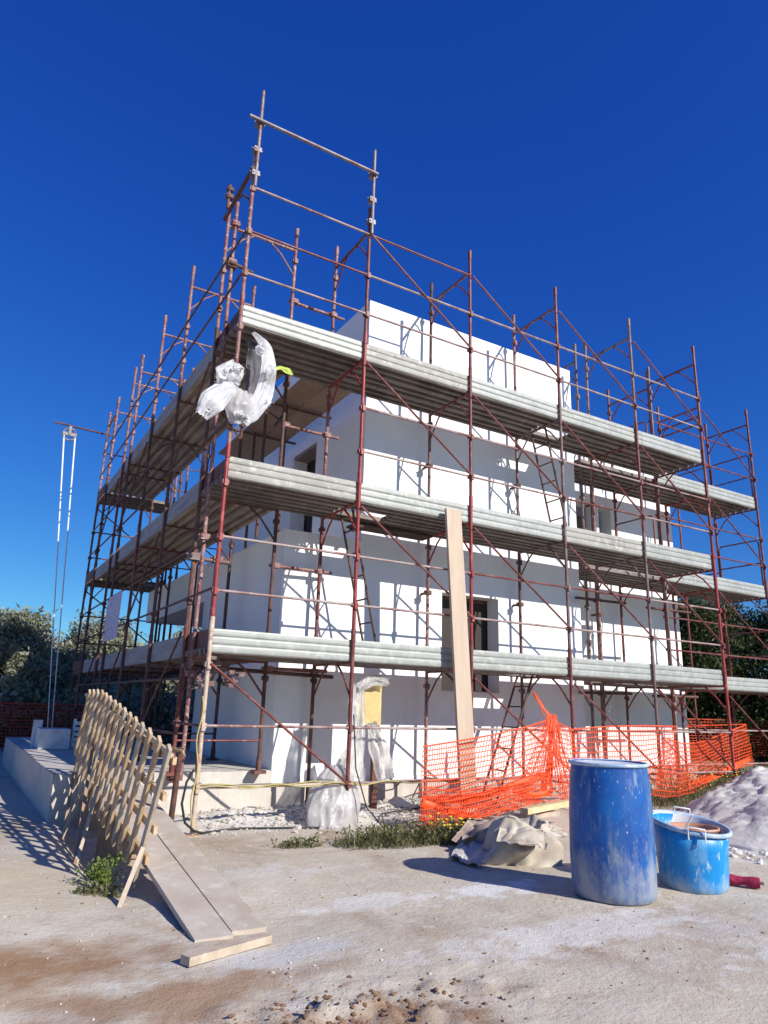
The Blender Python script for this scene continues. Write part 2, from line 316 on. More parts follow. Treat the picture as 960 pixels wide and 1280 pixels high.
# openings: lining of each recess is plaster, dark window leaf set back; doorway's black panel paints its unlit interior
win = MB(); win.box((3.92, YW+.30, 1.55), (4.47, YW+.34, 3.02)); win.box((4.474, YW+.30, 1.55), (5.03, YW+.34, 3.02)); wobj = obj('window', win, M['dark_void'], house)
sm = MB(); sm.box((4.455, YW+.285, 1.56), (4.49, YW+.298, 3.01)); sm.box((3.925, YW+.285, 2.96), (5.025, YW+.297, 3.015)); obj('window_frame', sm, M['rust'], wobj)
sm = MB(); sm.box((3.925, YW+.01, 1.552), (5.025, YW+.28, 1.565)); obj('window_sill', sm, M['concrete'], wobj)
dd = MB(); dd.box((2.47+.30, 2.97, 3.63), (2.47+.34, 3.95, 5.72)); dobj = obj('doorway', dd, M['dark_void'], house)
sm = MB(); sm.box((2.475, 2.972, 5.66), (2.76, 3.948, 5.717)); obj('lintel', sm, M['reveal'], dobj)  # brown tone puts bounced light into the soffit's colour
dd = MB(); dd.box((7.96, SB+.75, 4.06), (9.14, SB+.79, 5.49)); dobj = obj('loggia_opening', dd, M['reveal'], house)
sm = MB(); sm.box((7.97, SB+.72, 4.07), (8.5, SB+.745, 5.3)); obj('door_leaf', sm, M['grey_board'], dobj)
sm = MB(); sm.box((8.62, SB+.02, 4.06), (8.80, SB+.2, 5.49)); obj('pillar', sm, M['plaster'], dobj)
dd = MB(); dd.box((7.31, SB+.5, 2.11), (8.04, SB+.54, 3.29)); obj('loggia_opening', dd, M['reveal'], house)
# bare concrete base and terrace
b = MB(); b.box((1.283, YW-.09, -.4), (6.95, YW+.25, .328)); b.box((6.953, SB-.10, -.4), (11.2, SB+.2, .328)); obj('concrete_base', b, M['concrete'], house)
b = MB()
pr = [(-1.22,1.12),(1.28,1.12),(1.28,9.0),(-1.22,9.0)]
nseg = 60
for (x0,y0),(x1,y1) in zip(pr, pr[1:]+pr[:1]):
    P = np.zeros((nseg+1, 5, 3))
    for i in range(nseg+1):
        t = i/nseg; x = x0+(x1-x0)*t; y = y0+(y1-y0)*t
        for j, z in enumerate((-.5,-.1,.15,.36,.49)):
            n = .012*float(fbm(t*20, z*6, 4)); P[i, j] = (x+n*(y1-y0 != 0), y+n*(x1-x0 != 0), z + (.008*float(vnoise(t*30, 0, 2)) if j == 4 else 0))
    b.grid(P, False)
b.add([(-1.22,1.12,.49),(1.28,1.12,.49),(1.28,9.0,.49),(-1.22,9.0,.49)], [(0,1,2,3)])
obj('terrace', b, M['concrete'], house)
b = MB()                                            # render stain band at the foot of the walls
for i in range(40):
    x = 1.3+i*.085; h = .05+.06*abs(float(vnoise(i*.9, 3, 5)))
    b.box((x, YW-.006, .331), (x+.084, YW-.003, .331+h))
obj('stain_band', b, M['plaster_dirty'], house); b = MB()
for i in range(36):
    y = 1.5+i*.085; h = .05+.07*abs(float(vnoise(i*.9, 9, 5)))
    b.box((1.28-.006, y, .491), (1.28-.003, y+.084, .491+h))
obj('stain_band', b, M['plaster_dirty'], house)

# ------------------------------------------------------------------ scaffolding
LV = [2.07, 4.07, 6.07]; TOPS = [2.13, 4.13, 6.13, 8.2]
def post(mb, p0, z1, r=.0245, brackets=()):
    x, y, z0 = p0
    mb.tube((x, y, z0), (x, y, z1), r, 10)
    mb.tube((x, y, z1-.10), (x, y, z1+.06), r*1.22, 10)
    for zb in brackets:
        mb.box((x-.038, y-.03, zb-.025), (x+.038, y+.03, zb+.025)); mb.box((x-.02, y-.052, zb-.05), (x+.02, y-.028, zb+.03))
class Run:
    def __init__(s, root, tf): s.root = root; s.tf = tf
    def P(s, a, d, z): return s.tf(a, d, z)
    def frame(s, a, k, zb=0., m_o=None, m_i=None, depth=1.05, top=None, foot=True):
        z0 = zb if k == 0 else TOPS[k-1]; z1 = TOPS[k] if top is None else top; zt = z1-.33 if k < 3 else z1-.38
        f = MB(); P = s.P
        f.tube(P(a, .0, zt), P(a, depth, zt), .021)
        f.path([P(a, .0, zt-.43), P(a, depth*.22, zt-.14), P(a, depth*.38, zt-.01)], .0135, 6)
        f.path([P(a, depth, zt-.43), P(a, depth*.78, zt-.14), P(a, depth*.62, zt-.01)], .0135, 6)
        fo = obj('scaffold_frame', f, m_o or M['red'], s.root)
        if k == 0: f = MB(); f.tube(P(a, .0, z0+.35), P(a, depth, z0+.35), .013, 6); obj('base_rail', f, m_o or M['red'], fo)
        br = [LV[k-1]+.41, LV[k-1]+1.02] if k else [.44, 1.05]
        for d, mm in ((0., m_o), (depth, m_i)):
            q = MB(); x, y, _ = P(a, d, 0)
            zz = z0 if k else z0
            post(q, (x, y, zz), z1 - (.06 if k == 3 else 0), brackets=br if d == 0 else [br[1]+.55])
            if k == 0 and foot: q.box((x-.075, y-.075, zz-.03), (x+.075, y+.075, zz+.008)); q.tube((x,y,zz),(x,y,zz+.16),.033,10)
            obj('standard', q, mm or M['red'], fo)
    def deck(s, a0, a1, k, hole=None, m=None, toe=None, toe_m=None, depth=1.05, gap=.02, d0=.045, npl=3, pw=.325):
        zt = LV[k]-.205; P = s.P; w = pw
        prof = [(0,0),(w,0),(w,-.062),(w-.048,-.062),(w-.048,-.006),(w/2+.027,-.006),(w/2+.027,-.062),(w/2-.027,-.062),(w/2-.027,-.006),(.048,-.006),(.048,-.062),(0,-.062)]
        for i in range(npl):
            dd = d0+i*(w+.0005); q = MB()
            parts = [(a0+.003, a1-.003)]
            if hole and i == hole[2]: parts = [p for p in ((a0+.003, hole[0]), (hole[1], a1-.003)) if p[1]-p[0] > .08]
            for p0, p1 in parts:
                q.extrude(prof, lambda A, B, t: P(t, dd+A, zt+B), p0, p1)
            obj('deck_plank', q, m or M['deck'], s.root)
        if toe != 'none':
            q = MB(); H = .205; f = []
            if toe == 'flat':
                lo = P(a0+.006, .030, LV[k]-.26); hi = P(a1-.006, .042, LV[k]-.01+.01); q.box(np.minimum(lo, hi), np.maximum(lo, hi))
            else:
                prof2 = [(.036,0),(.027,.012),(.024,.035),(.024,.062),(.027,.078),(.037,.088),(.027,.098),(.024,.115),(.024,.150),(.027,.166),(.037,.176),(.027,.186),(.024,.205),(.025,.236),(.030,.252),(.036,.256),(.041,.256),(.041,0)]
                dz0, dz1 = random.uniform(-.007,.005), random.uniform(-.007,.005); n_ = 14
                for i in range(n_):                  # slightly dented and not quite level
                    t0, t1 = a0+.006+(a1-a0-.012)*i/n_, a0+.006+(a1-a0-.012)*(i+1)/n_
                    h = lambda t: dz0+(dz1-dz0)*(t-a0)/(a1-a0)
                    o_ = lambda t: .007*float(vnoise(t*2.3, zt*3, 12))
                    m_ = len(prof2); q.add([P(t, A+o_(t), zt-.050+B+h(t)) for t in (t0, t1) for A, B in prof2], [(j, (j+1)%m_, m_+(j+1)%m_, m_+j) for j in range(m_)])
                    if i == 0: q.add([P(t0, A+o_(t0), zt-.050+B+h(t0)) for A, B in prof2], [tuple(range(m_))])
                    if i == n_-1: q.add([P(t1, A+o_(t1), zt-.050+B+h(t1)) for A, B in prof2], [tuple(range(m_))])
                toe_m = toe_m or random.choice((M['galv'], M['galv'], M['galv_dusty'], M['galv_old']))
            obj('toe_board', q, toe_m or M['galv'], s.root)
    def rail(s, a0, a1, z, m=None, r=.0155, d=-.02, name='guard_rail', z1=None):
        q = MB(); p0 = s.P(a0, d, z); p1 = s.P(a1, d, z if z1 is None else z1)
        q.tube(p0, p1, r, 8); obj(name, q, m or M['rail'], s.root)

XS = [0., 1.75, 3.54, 5.34, 7.14, 8.95]
fr = thing('scaffolding', (0, 0, 0), 'red oxide scaffold run with galvanised toe boards along the sunlit right facade', 'scaffolding', 'scaffold runs round the house')
A = Run(fr, lambda a, d, z: (a, d, z))
for i, x in enumerate(XS):
    for k in range(4):
        if i == 0: continue
        mo = [M['red'], M['red_fresh'], M['pink'], M['red']][(i*3+k*2) % 4]; mi = [M['pink'], M['red'], M['rust'], M['red'], M['pink']][(i*2+k) % 5]
        if i == 1: mo = [M['red'], M['red_fresh'], M['red_fresh'], M['red']][k]
        if i == 2: mo = [M['red'], M['red_fresh'], M['red'], M['red']][k]
        if i in (3, 4): mo = M['greybrown'] if (i+k) % 3 else M['red']
        if i > 1 and mi is M['red']: mi = M['greybrown']
        if i == 5: mo = M['red_fresh'] if k < 2 else M['red']
        A.frame(x, k, float(gz(x, 0)), mo, mi)
# single corner post
for k, (z0, z1, mm) in enumerate(((float(gz(0,0)), 2.13, M['cream']), (2.13, 4.13, M['red_fresh']), (4.13, 6.13, M['pink']), (6.13, 8.2, M['pink']))):
    q = MB(); post(q, (0, 0, z0), z1, brackets=([LV[k-1]+.41, LV[k-1]+1.02, LV[k-1]+1.66] if k else [.44, 1.05, 1.68]))
    if k == 0: q.box((-.08,-.08,z0-.02),(.08,.08,z0+.01))
    obj('standard', q, mm, fr)
def clamp(mb, p, s=1.):
    x, y, z = p
    mb.box((x-.05*s, y-.045*s, z-.035*s), (x+.05*s, y+.045*s, z+.035*s)); mb.tube((x-.03*s, y-.06*s, z+.0), (x-.03*s, y+.06*s, z), .012*s, 6)
    mb.tube((x-.075*s, y, z+.02*s), (x+.075*s, y, z+.02*s), .012*s, 6)
for x, z1 in ((0., 9.28), (1.75, 9.18)):                    # grey tubes lengthening the two corner posts
    q = MB(); q.tube((x+.012, -.045, 7.75), (x+.012, -.045, z1), .0245, 10)
    for z in (7.95, 8.32, 8.74): clamp(q, (x+.006, -.02, z))
    obj('extension_tube', q, M['galv_pole'], fr)
q = MB(); q.tube((-.16, -.095, 8.75), (1.80, -.095, 8.745), .0245, 10); obj('top_tube', q, M['galv_pole'], fr)
HOLES = {(1, 1): (1.80, 2.50, 1), (2, 0): (4.72, 5.28, 1), (3, 2): (5.42, 6.0, 1)}
for b_ in range(5):
    a0, a1 = XS[b_], XS[b_+1]
    for k in range(3): A.deck(a0, a1, k, HOLES.get((b_, k)))
    for k in range(4):
        base = LV[k-1] if k else .03
        for dz in (.41, 1.02):
            if b_ == 0 and k == 2: continue
            mm = M['rail'] if random.random() < .72 else M['red']
            if k == 0 and dz == .41 and b_ == 0: mm = M['cream']
            A.rail(a0, a1, base+dz, mm)
        if k or b_ != 1:
            if b_ > 0 or k == 0:
                A.rail(a0+.01, a1-.01, (base+1.66), M['red'], .0150, -.055, 'diagonal_brace', z1=base+.40)
A.rail(0, 1.75, 7.75, M['rail']); A.rail(1.75, 3.54, 7.75, M['red'])
q = MB(); q.box((2.15, .80, 3.735), (3.45, 1.09, 3.765)); q.box((2.2, .78, 3.70), (2.26, 1.09, 3.734)); obj('hatch_lid', q, M['hatch'], fr)
for z in (1.72, 3.05, 5.05, 7.0):                     # clamped tie tubes between the inner posts near the corner
    q = MB(); q.tube((1.02, 1.06, z), (1.95, 1.09, z+.01), .0235, 8); clamp(q, (1.10, 1.03, z), .9); clamp(q, (1.75, 1.05, z), .9)
    obj('tie_tube', q, M['pink'], fr)
q = MB(); q.tube((.15, 1.12, 1.70), (2.05, 1.10, 1.66), .026, 8); q.bar((.4,.95,1.78),(1.0,1.0,1.83),.20,.03); obj('tie_tube', q, M['rust'], fr)
for x in XS[2:5]:
    for z in (2.95, 4.95): q = MB(); clamp(q, (x, 1.05, z), .9); q.tube((x, 1.0, z), (x, 1.218, z), .02, 8); obj('wall_tie', q, M['rust'], fr)
for x, z in ((7.14,1.62),(8.95,1.62),(7.14,3.2),(8.95,3.2)):
    q = MB(); q.tube((x-.5, 1.10, z), (x+.75, 1.10, z+.02), .024, 8); clamp(q, (x, 1.08, z)); obj('tie_tube', q, M['rust'], fr)

# left facade run: outer standards on x = 0, frames run towards the wall
lf = thing('scaffolding', (0, 1.0, 0), 'shaded scaffold run with grey toe boards along the left facade over the terrace', 'scaffolding', 'scaffold runs round the house')
B = Run(lf, lambda a, d, z: (d, a, z))
YS = [1.0, 2.8, 4.62, 6.45, 7.12, 8.95]
for i, y in enumerate(YS):
    for k in range(4):
        mo = M['red'] if (i*3+k) % 7 == 0 else M['rust']
        B.frame(y, k, .50, M['pink'] if k == 3 else mo, M['pink'] if k == 3 else M['rust'], top=None)  # lower lifts in darkened steel: their shade is put in the colour
BAYS = [(1.0,2.8),(2.8,4.62),(4.62,6.45),(6.45,7.12),(7.12,8.95)]
for n, (a0, a1) in enumerate(BAYS):
    for k in range(3):
        B.deck(a0, a1, k, m=M['deck_pale'] if k else M['deck'], toe='flat', toe_m=M['grey_board'])
    for k in range(4):
        base = LV[k-1] if k else .5
        for dz in (.43, 1.05): B.rail(a0, a1, base+dz, M['rust'])  # rails take the same shade-darkened steel
        if a1-a0 > 1 and k < 3 and (n+k) % 2 == 0: B.rail(a0, a1, base+1.6, M['rust'], .015, -.05, 'diagonal_brace', z1=base+.3)
# corner infill between the two runs
q = MB()
q.tube((.0,.62,.45),(.0,.62,7.95),.0245,10)
for z in (1.6,3.2,5.2,7.0,7.6): clamp(q,(0,.62,z))
obj('corner_standard', q, M['pink'], lf)
q = MB(); q.tube((-.03,1.0,8.1),(-.03,1.0,8.5),.0245,10); clamp(q,(-.02,1.0,8.3),.9); clamp(q,(-.02,1.0,8.42),.8); obj('extension_tube', q, M['rust'], lf)
for z in (6.48,7.10,2.50,3.1,4.5,5.1,1.05): q = MB(); q.tube((-.03,-.03,z),(-.03,1.05,z),.015); obj('guard_rail', q, M['rust'], lf)
q = MB()
q.tube((-.03,-.05,8.02),(-.03,1.1,7.98),.03); obj('top_tube', q, M['rust'], lf); q = MB(); q.path([(-.02,.0,7.55),(-.02,.3,7.85),(-.02,.55,7.95)],.016,6); obj('knee_brace', q, M['rust'], lf); q = MB()
q.tube((-.04,.55,6.95),(.3,.62,6.95),.024); clamp(q,(0,.62,6.95),1.2)
obj('tie_tube', q, M['rust'], lf)
for k, mm in ((0, M['brown_board']), (1, M['brown_board']), (2, M['rust'])):
    q = MB(); q.box((.028,.03,LV[k]-.20),(.055,1.04,LV[k]+.0)); obj('toe_board', q, mm, lf)
q = MB()                                              # hanging couplers and stubs under the corner
for i in range(26):
    x, y, z = random.uniform(.0,.5), random.uniform(.1,1.05), random.uniform(1.45,1.78); clamp(q,(x,y,z),random.uniform(.5,.9))
for i in range(4): q.tube((.02,.2+.22*i,1.80),(.5,.25+.22*i,1.82),.02)
q.tube((.30,1.02,.5),(.30,1.02,2.95),.028); q.tube((.02,1.02,1.3),(.02,1.02,3.05),.03); q.tube((-.05,.98,3.0),(.45,1.0,3.0),.028); clamp(q,(.0,1.0,3.02),1.3); clamp(q,(.3,1.0,3.02),1.2)
obj('coupler_cluster', q, M['greybrown'], lf)
q = MB()                                              # boards bridging to the upper storey wall at the third lift
q.box((1.32,1.055,5.825),(1.70,4.9,5.86)); q.box((1.715,1.055,5.82),(2.12,4.9,5.855)); obj('bridge_board', q, M['ply'], lf)
q = MB()
for y in (2.0, 3.4): q.tube((1.0,y,5.77),(2.25,y,5.77),.023)
for x, y in ((1.5,2.05),(1.5,3.45),(1.15,2.0)): q.tube((x,y,3.62),(x,y,6.9),.0245)
q.tube((1.12,1.5,5.2),(1.5,2.0,5.78),.016); q.tube((1.12,2.4,5.9),(1.12,1.2,5.15),.016)
obj('bridge_support', q, M['rust'], lf)

# rear run seen past the left corner
rr = thing('scaffolding', (0, 9.95, 0), 'far scaffold run closing the rear left corner, seen end on against the sky', 'scaffolding', 'scaffold runs round the house')
D = Run(rr, lambda a, d, z: (a, 10.05-d, z))
for i, x in enumerate((0., 1.8, 3.6)):
    for k in range(4): D.frame(x, k, 0. if i else 0., M['pink'] if k == 3 else M['rust'], M['pink'] if k == 3 else M['rust'])  # below the top lift, the shade-darkened steel again
for a0, a1 in ((0,1.8),(1.8,3.6)):
    for k in range(3): D.deck(a0, a1, k, m=M['deck'], toe='flat', toe_m=M['brown_board'])
    for k in range(1,4):
        for dz in (.43,1.05): D.rail(a0, a1, LV[k-1]+dz, M['red'])
    for k in range(0,3): D.rail(a0, a1, (LV[k-1] if k else 0)+1.65, M['red'], .015, -.05, 'diagonal_brace', z1=(LV[k-1] if k else 0)+.4)
for k in range(3): q = MB(); q.box((-.03,9.02,LV[k]-.2),(-.01,10.03,LV[k])); obj('toe_board', q, M['brown_board'], rr)
for z in (.45,1.05,2.5,3.1,4.5,5.1,6.5,7.1): q = MB(); q.tube((-.03,8.98,z),(-.03,10.07,z),.015); obj('guard_rail', q, M['red'], rr)

# set-back run on the right
sb = thing('scaffolding', (8.95, 1.2, 0), 'red scaffold run set back at the far right end of the house', 'scaffolding', 'scaffold runs round the house')
E_ = Run(sb, lambda a, d, z: (a, 1.2+d, z))
XB = [9.1, 10.75, 12.5, 14.2]
for k in range(3): E_.deck(7.05, 9.09, k, toe='none')
for k in range(4): E_.frame(7.02, k, 0., M['greybrown'], M['greybrown'])
for i, x in enumerate(XB):
    for k in range(4 if i < 3 else 1): E_.frame(x, k, 0., M['red_fresh'] if i == 1 else M['red'], M['red'])
for j, (a0, a1) in enumerate(zip(XB, XB[1:])):
    for k in range(3 if j < 2 else 1): E_.deck(a0, a1, k)
    for k in range(4 if j < 2 else 1):
        base = LV[k-1] if k else .03
        for dz in (.41,1.02): E_.rail(a0, a1, base+dz, M['red'] if k else M['rail'])
        if j == 1 or k == 0: E_.rail(a0, a1, base+1.66, M['red'], .015, -.055, 'diagonal_brace', z1=base+.4)
for k in range(3):                                    # U shaped end guards
    q = MB(); z = LV[k]
    q.path([(12.48,1.25,z-.1),(12.48,1.25,z+.95),(12.48,1.30,z+1.02),(12.48,2.15,z+1.02),(12.48,2.21,z+.95),(12.48,2.21,z-.1)],.017,8); q.tube((12.48,1.25,z+.5),(12.48,2.21,z+.5),.016)
    obj('end_guard', q, M['red'], sb)
q = MB()
for k in (1,2):
    q = MB(); z = LV[k]; q.path([(9.02,1.25,z-.1),(9.02,1.25,z+.95),(9.02,1.30,z+1.02),(9.02,2.15,z+1.02),(9.02,2.2,z+.95),(9.02,2.2,z-.1)],.017,8); obj('end_guard', q, M['red'], sb)
for z in (3.95,7.45,7.62,5.9): q = MB(); q.tube((10.78,1.2,z),(10.78,2.3,z+.0),.022); obj('tie_tube', q, M['red'], sb)
for y0 in (3.2, 4.2, 6.0):
    q = MB(); q.tube((11.5,y0,0),(11.5,y0,8.1),.0245); q.tube((12.5,y0,0),(12.5,y0,8.1),.0245); q.tube((11.5,y0,7.8),(12.5,y0,7.8),.02); q.tube((11.5,y0,5.8),(12.5,y0,5.8),.02); q.tube((11.5,y0,3.8),(12.5,y0,3.8),.02); q.tube((11.5,y0,6.5),(12.5,y0,7.6),.015); obj('scaffold_frame', q, M['red'], sb)
for z in (4.5,6.5,7.1): q = MB(); q.tube((12.5,2.2,z),(12.5,6.0,z),.015); obj('guard_rail', q, M['red'], sb)

q = MB()
q = MB(); q.tube((8.35,2.2,0),(8.35,2.2,6.9),.024); obj('standard', q, M['greybrown'], sb)

# ------------------------------------------------------------------ ladders
def ladder(top, bot, y0, y1, label, m):
    t = thing('ladder', (bot[0], (y0+y1)/2, bot[1]), label, 'ladder', 'ladders between the scaffold lifts')
    n = 7
    for y in (y0, y1):
        q = MB(); q.tube((top[0], y, top[1]), (bot[0], y, bot[1]), .0165, 8); obj('ladder_rail', q, m, t)
    for i in range(n):
        f = (i+.6)/n; x = bot[0]+(top[0]-bot[0])*f; z = bot[1]+(top[1]-bot[1])*f
        q = MB(); q.tube((x, y0, z), (x, y1, z), .012, 6); obj('rung', q, m, t)
ladder((1.86, 4.0), (2.38, 1.87), .45, .78, 'rusty steel ladder left of the leaning plank, rising from the lowest deck', M['rust'])
ladder((5.40, 6.0), (5.92, 3.87), .45, .78, 'thin steel ladder high up, from the middle deck to the topmost deck', M['rust'])
ladder((5.12, 2.05), (4.28, .02), .45, .78, 'thin ladder on the ground behind the orange net, reaching the lowest deck', M['rust'])

# ------------------------------------------------------------------ leaning plank
t0 = at(566, 637, y=-.075); t1 = at(587, 1000, y=-.20); t1[2] = float(gz(t1[0], t1[1]))+.0
q = MB(); q.bar(t1, t0, .245, .045, up=(0,-1,.15)); pk = obj('leaning_plank', q, M['plank'], None, loc=t1)
tag(pk, 'long pale wooden plank leaning upright against the middle deck of the scaffolding', 'plank')

# ------------------------------------------------------------------ drum, tub and things beside them
def cement_foot(m, z0, z1, col, sc=9.):                # cement crust thickest near the foot of a drum
    nt = m.node_tree; N = nt.nodes; L = nt.links; b = N['Principled BSDF']; tc_ = N.new('ShaderNodeTexCoord'); sx = N.new('ShaderNodeSeparateXYZ'); L.new(tc_.outputs['Object'], sx.inputs[0])
    mp = N.new('ShaderNodeMapping'); mp.inputs['Scale'].default_value = (1,1,.45); L.new(tc_.outputs['Object'], mp.inputs[0])
    t = N.new('ShaderNodeTexNoise'); t.inputs['Scale'].default_value = sc; t.inputs['Detail'].default_value = 8; t.inputs['Roughness'].default_value = .7; L.new(mp.outputs[0], t.inputs['Vector'])
    r1 = N.new('ShaderNodeMapRange'); r1.inputs[1].default_value = z0; r1.inputs[2].default_value = z1; r1.inputs[3].default_value = .30; r1.inputs[4].default_value = -.12; L.new(sx.outputs[2], r1.inputs[0])
    ad = N.new('ShaderNodeMath'); ad.operation = 'ADD'; L.new(t.outputs['Fac'], ad.inputs[0]); L.new(r1.outputs[0], ad.inputs[1])
    r2 = N.new('ShaderNodeMapRange'); r2.inputs[1].default_value = .52; r2.inputs[2].default_value = .80; r2.inputs[4].default_value = .85; L.new(ad.outputs[0], r2.inputs[0])
    mx = N.new('ShaderNodeMix'); mx.data_type = 'RGBA'; L.new(r2.outputs[0], mx.inputs[0]); L.new(b.inputs['Base Color'].links[0].from_socket, mx.inputs[6]); mx.inputs[7].default_value = (*col, 1); L.new(mx.outputs[2], b.inputs['Base Color'])
cement_foot(M['drum'], .0, .58, (.30,.325,.35)); cement_foot(M['tub'], -.02, .22, (.34,.42,.48))
dc = np.array([2.085, -3.57, float(gz(2.085,-3.57))-.01])
dr = thing('drum', dc, 'tall dark blue plastic drum splashed with pale cement', 'drum')
q = MB(); q.lathe([(.0,.005),(.272,.005),(.290,.018),(.299,.06),(.303,.22),(.305,.30),(.304,.40),(.301,.60),(.296,.72),(.290,.82),(.281,.885),(.280,.905),(.283,.93),(.270,.93),(.266,.90),(.266,.84)], dc, 56, wob=lambda a, z: .003*math.sin(3*a+z*4)); obj('body', q, M['drum'], dr)
q = MB(); q.lathe([(.282,.908),(.292,.911),(.296,.920),(.294,.931),(.286,.935),(.275,.933),(.271,.92)], dc, 56); obj('rim', q, M['rimblue'], dr)
q = MB(); q.lathe([(.272,.922),(.2,.912),(.1,.908),(.0,.910)], dc, 40, wob=lambda a, z: .0); obj('lime_fill', q, M['lime'], dr)
tc = np.array([2.92, -3.62, float(gz(2.92,-3.62))-.01])
tb = thing('tub', tc, 'wide bright cyan plastic tub with two wire handles, beside the drum', 'tub')
RV = np.array([.86,-.51]); FV = np.array([.51,.86])
def tilt(mb):                                        # the soft tub has slumped: its rim dips to one side
    V = np.array(mb.v); d = V[:,:2]-tc[:2]; h = np.clip((V[:,2]-tc[2])/.43, 0, 1.2)
    V[:,2] += h*(.045-.10*(d@RV)+.13*(d@FV)); mb.v = [tuple(p) for p in V]
q = MB(); q.lathe([(0,.005),(.225,.005),(.245,.02),(.252,.06),(.272,.30),(.286,.425),(.276,.425),(.262,.30),(.24,.05),(0,.04)], tc, 56, wob=lambda a, z: .004*math.sin(2*a+1)*z*2); tilt(q); obj('body', q, M['tub'], tb)
q = MB(); q.lathe([(.2765,.43),(.2605,.30),(.2385,.055),(0,.045)], tc, 56); tilt(q); obj('lime_coating', q, M['lime'], tb)
q = MB(); q.lathe([(.287,.408),(.300,.410),(.308,.422),(.306,.438),(.298,.444),(.284,.440),(.279,.42)], tc, 56); tilt(q); obj('rim', q, M['rimblue'], tb)
for an in (-2.35, .80):
    q = MB(); o = np.array([math.cos(an), math.sin(an), 0]); s_ = np.array([-o[1], o[0], 0])
    pts = [tc+o*.312-s_*.06+np.array([0,0,.38]), tc+o*.316-s_*.06+np.array([0,0,.468]), tc+o*.316+s_*.06+np.array([0,0,.468]), tc+o*.312+s_*.06+np.array([0,0,.38])]
    q.path(pts, .007, 6); tilt(q); obj('handle', q, M['white_metal'], tb)
bk = tc+np.array([.04,.0,.10])
bt = thing('bucket', bk, 'dusty terracotta bucket standing inside the cyan tub', 'bucket')
q = MB(); q.lathe([(0,.0),(.13,.0),(.185,.33),(.197,.335),(.197,.352),(.182,.352),(.178,.33),(.135,.02),(0,.012)], bk, 40); obj('body', q, M['terra'], bt)
q = MB(); q.lathe([(.177,.29),(.1,.27),(0,.275)], bk, 30); obj('mortar_fill', q, M['lime'], bt)
q = MB(); q.bar(bk+np.array([-.08,.10,.20]), bk+np.array([-.02,-.02,.44]), .035, .012); tr = obj('trowel_handle', q, M['white_metal'], None, loc=bk)
tag(tr, 'pale flat stick poking out of the terracotta bucket', 'stick')
b2 = np.array([3.95,-2.95,float(gz(3.95,-2.95))])
q = MB(); q.lathe([(0,.0),(.11,.0),(.14,.26),(.15,.265),(.15,.28),(.136,.28),(.112,.02),(0,.02)], b2, 32); o2 = obj('bucket', q, M['rimblue'], None, loc=b2); tag(o2, 'small grey blue bucket half hidden behind the cyan tub', 'bucket')
p0 = at(903,1098,z=.05); p1 = at(950,1104,z=.05)
rl = thing('paint_roller', p0, 'crimson fluffy roller lying on the ground beside the cyan tub', 'roller')
q = MB(); dvec = p1-p0
q.path([p0+dvec*f for f in np.linspace(0,1,12)], [.036+.005*math.sin(9*f) for f in np.linspace(0,1,12)], 14); obj('sleeve', q, M['roller'], rl)
q = MB(); q.tube(p1, p1+dvec*.10, .012); obj('axle', q, M['galv_pole'], rl)

# ------------------------------------------------------------------ crumpled sheet function
def patch(c, nu, nv, amp, seed, fold=3., sag=None, axis=(0,-1,0)):
    c = [np.array(p, float) for p in c]; U, V = np.meshgrid(np.linspace(0,1,nu), np.linspace(0,1,nv), indexing='ij')
    P = ((1-U)*(1-V))[...,None]*c[0] + (U*(1-V))[...,None]*c[1] + (U*V)[...,None]*c[2] + ((1-U)*V)[...,None]*c[3]
    n = fbm(U*fold+seed*3.1, V*fold+seed*1.7, seed, 4); n = np.abs(n)*1.6-.4
    P = P + n[...,None]*amp*np.array(axis)
    P = P + (fbm(U*fold*1.3+9, V*fold*1.3, seed+40, 3))[...,None]*amp*.6*np.array([1,0,.6])
    if sag is not None: P = P + (np.sin(np.pi*U)*np.sin(np.pi*V))[...,None]*np.array(sag)
    return P
def strip(center, widths, seed, amp=.05, nv=10, depth=(0,1,0), th=.004, mb=None):   # a band of sheet along a 3-D line
    C_ = np.array(center, float); m = len(C_); t = np.linspace(0, 1, m); tt = np.linspace(0, 1, 5*m)
    Ci = np.stack([np.interp(tt, t, C_[:,k]) for k in range(3)], 1)
    for _ in range(3): Ci[1:-1] = (Ci[:-2]+2*Ci[1:-1]+Ci[2:])/4
    W = np.interp(tt, t, widths); d = np.gradient(Ci, axis=0); d /= np.linalg.norm(d, axis=1, keepdims=True)
    s_ = np.cross(d, np.array(depth, float)); s_ /= (np.linalg.norm(s_, axis=1, keepdims=True)+1e-9)
    v = np.linspace(-.5, .5, nv)
    P = Ci[:,None,:] + s_[:,None,:]*(v[None,:,None]*W[:,None,None])
    n = np.abs(fbm(v[None,:]*6.5+0*tt[:,None]+seed+tt[:,None]*1.5, tt[:,None]*2.2, seed, 4))*1.9-.5
    P = P + n[...,None]*amp*np.array(depth, float) + (.15*np.cos(v*math.pi)[None,:]*W[:,None])[...,None]*-np.array(depth, float)
    mb.shell(P, th)

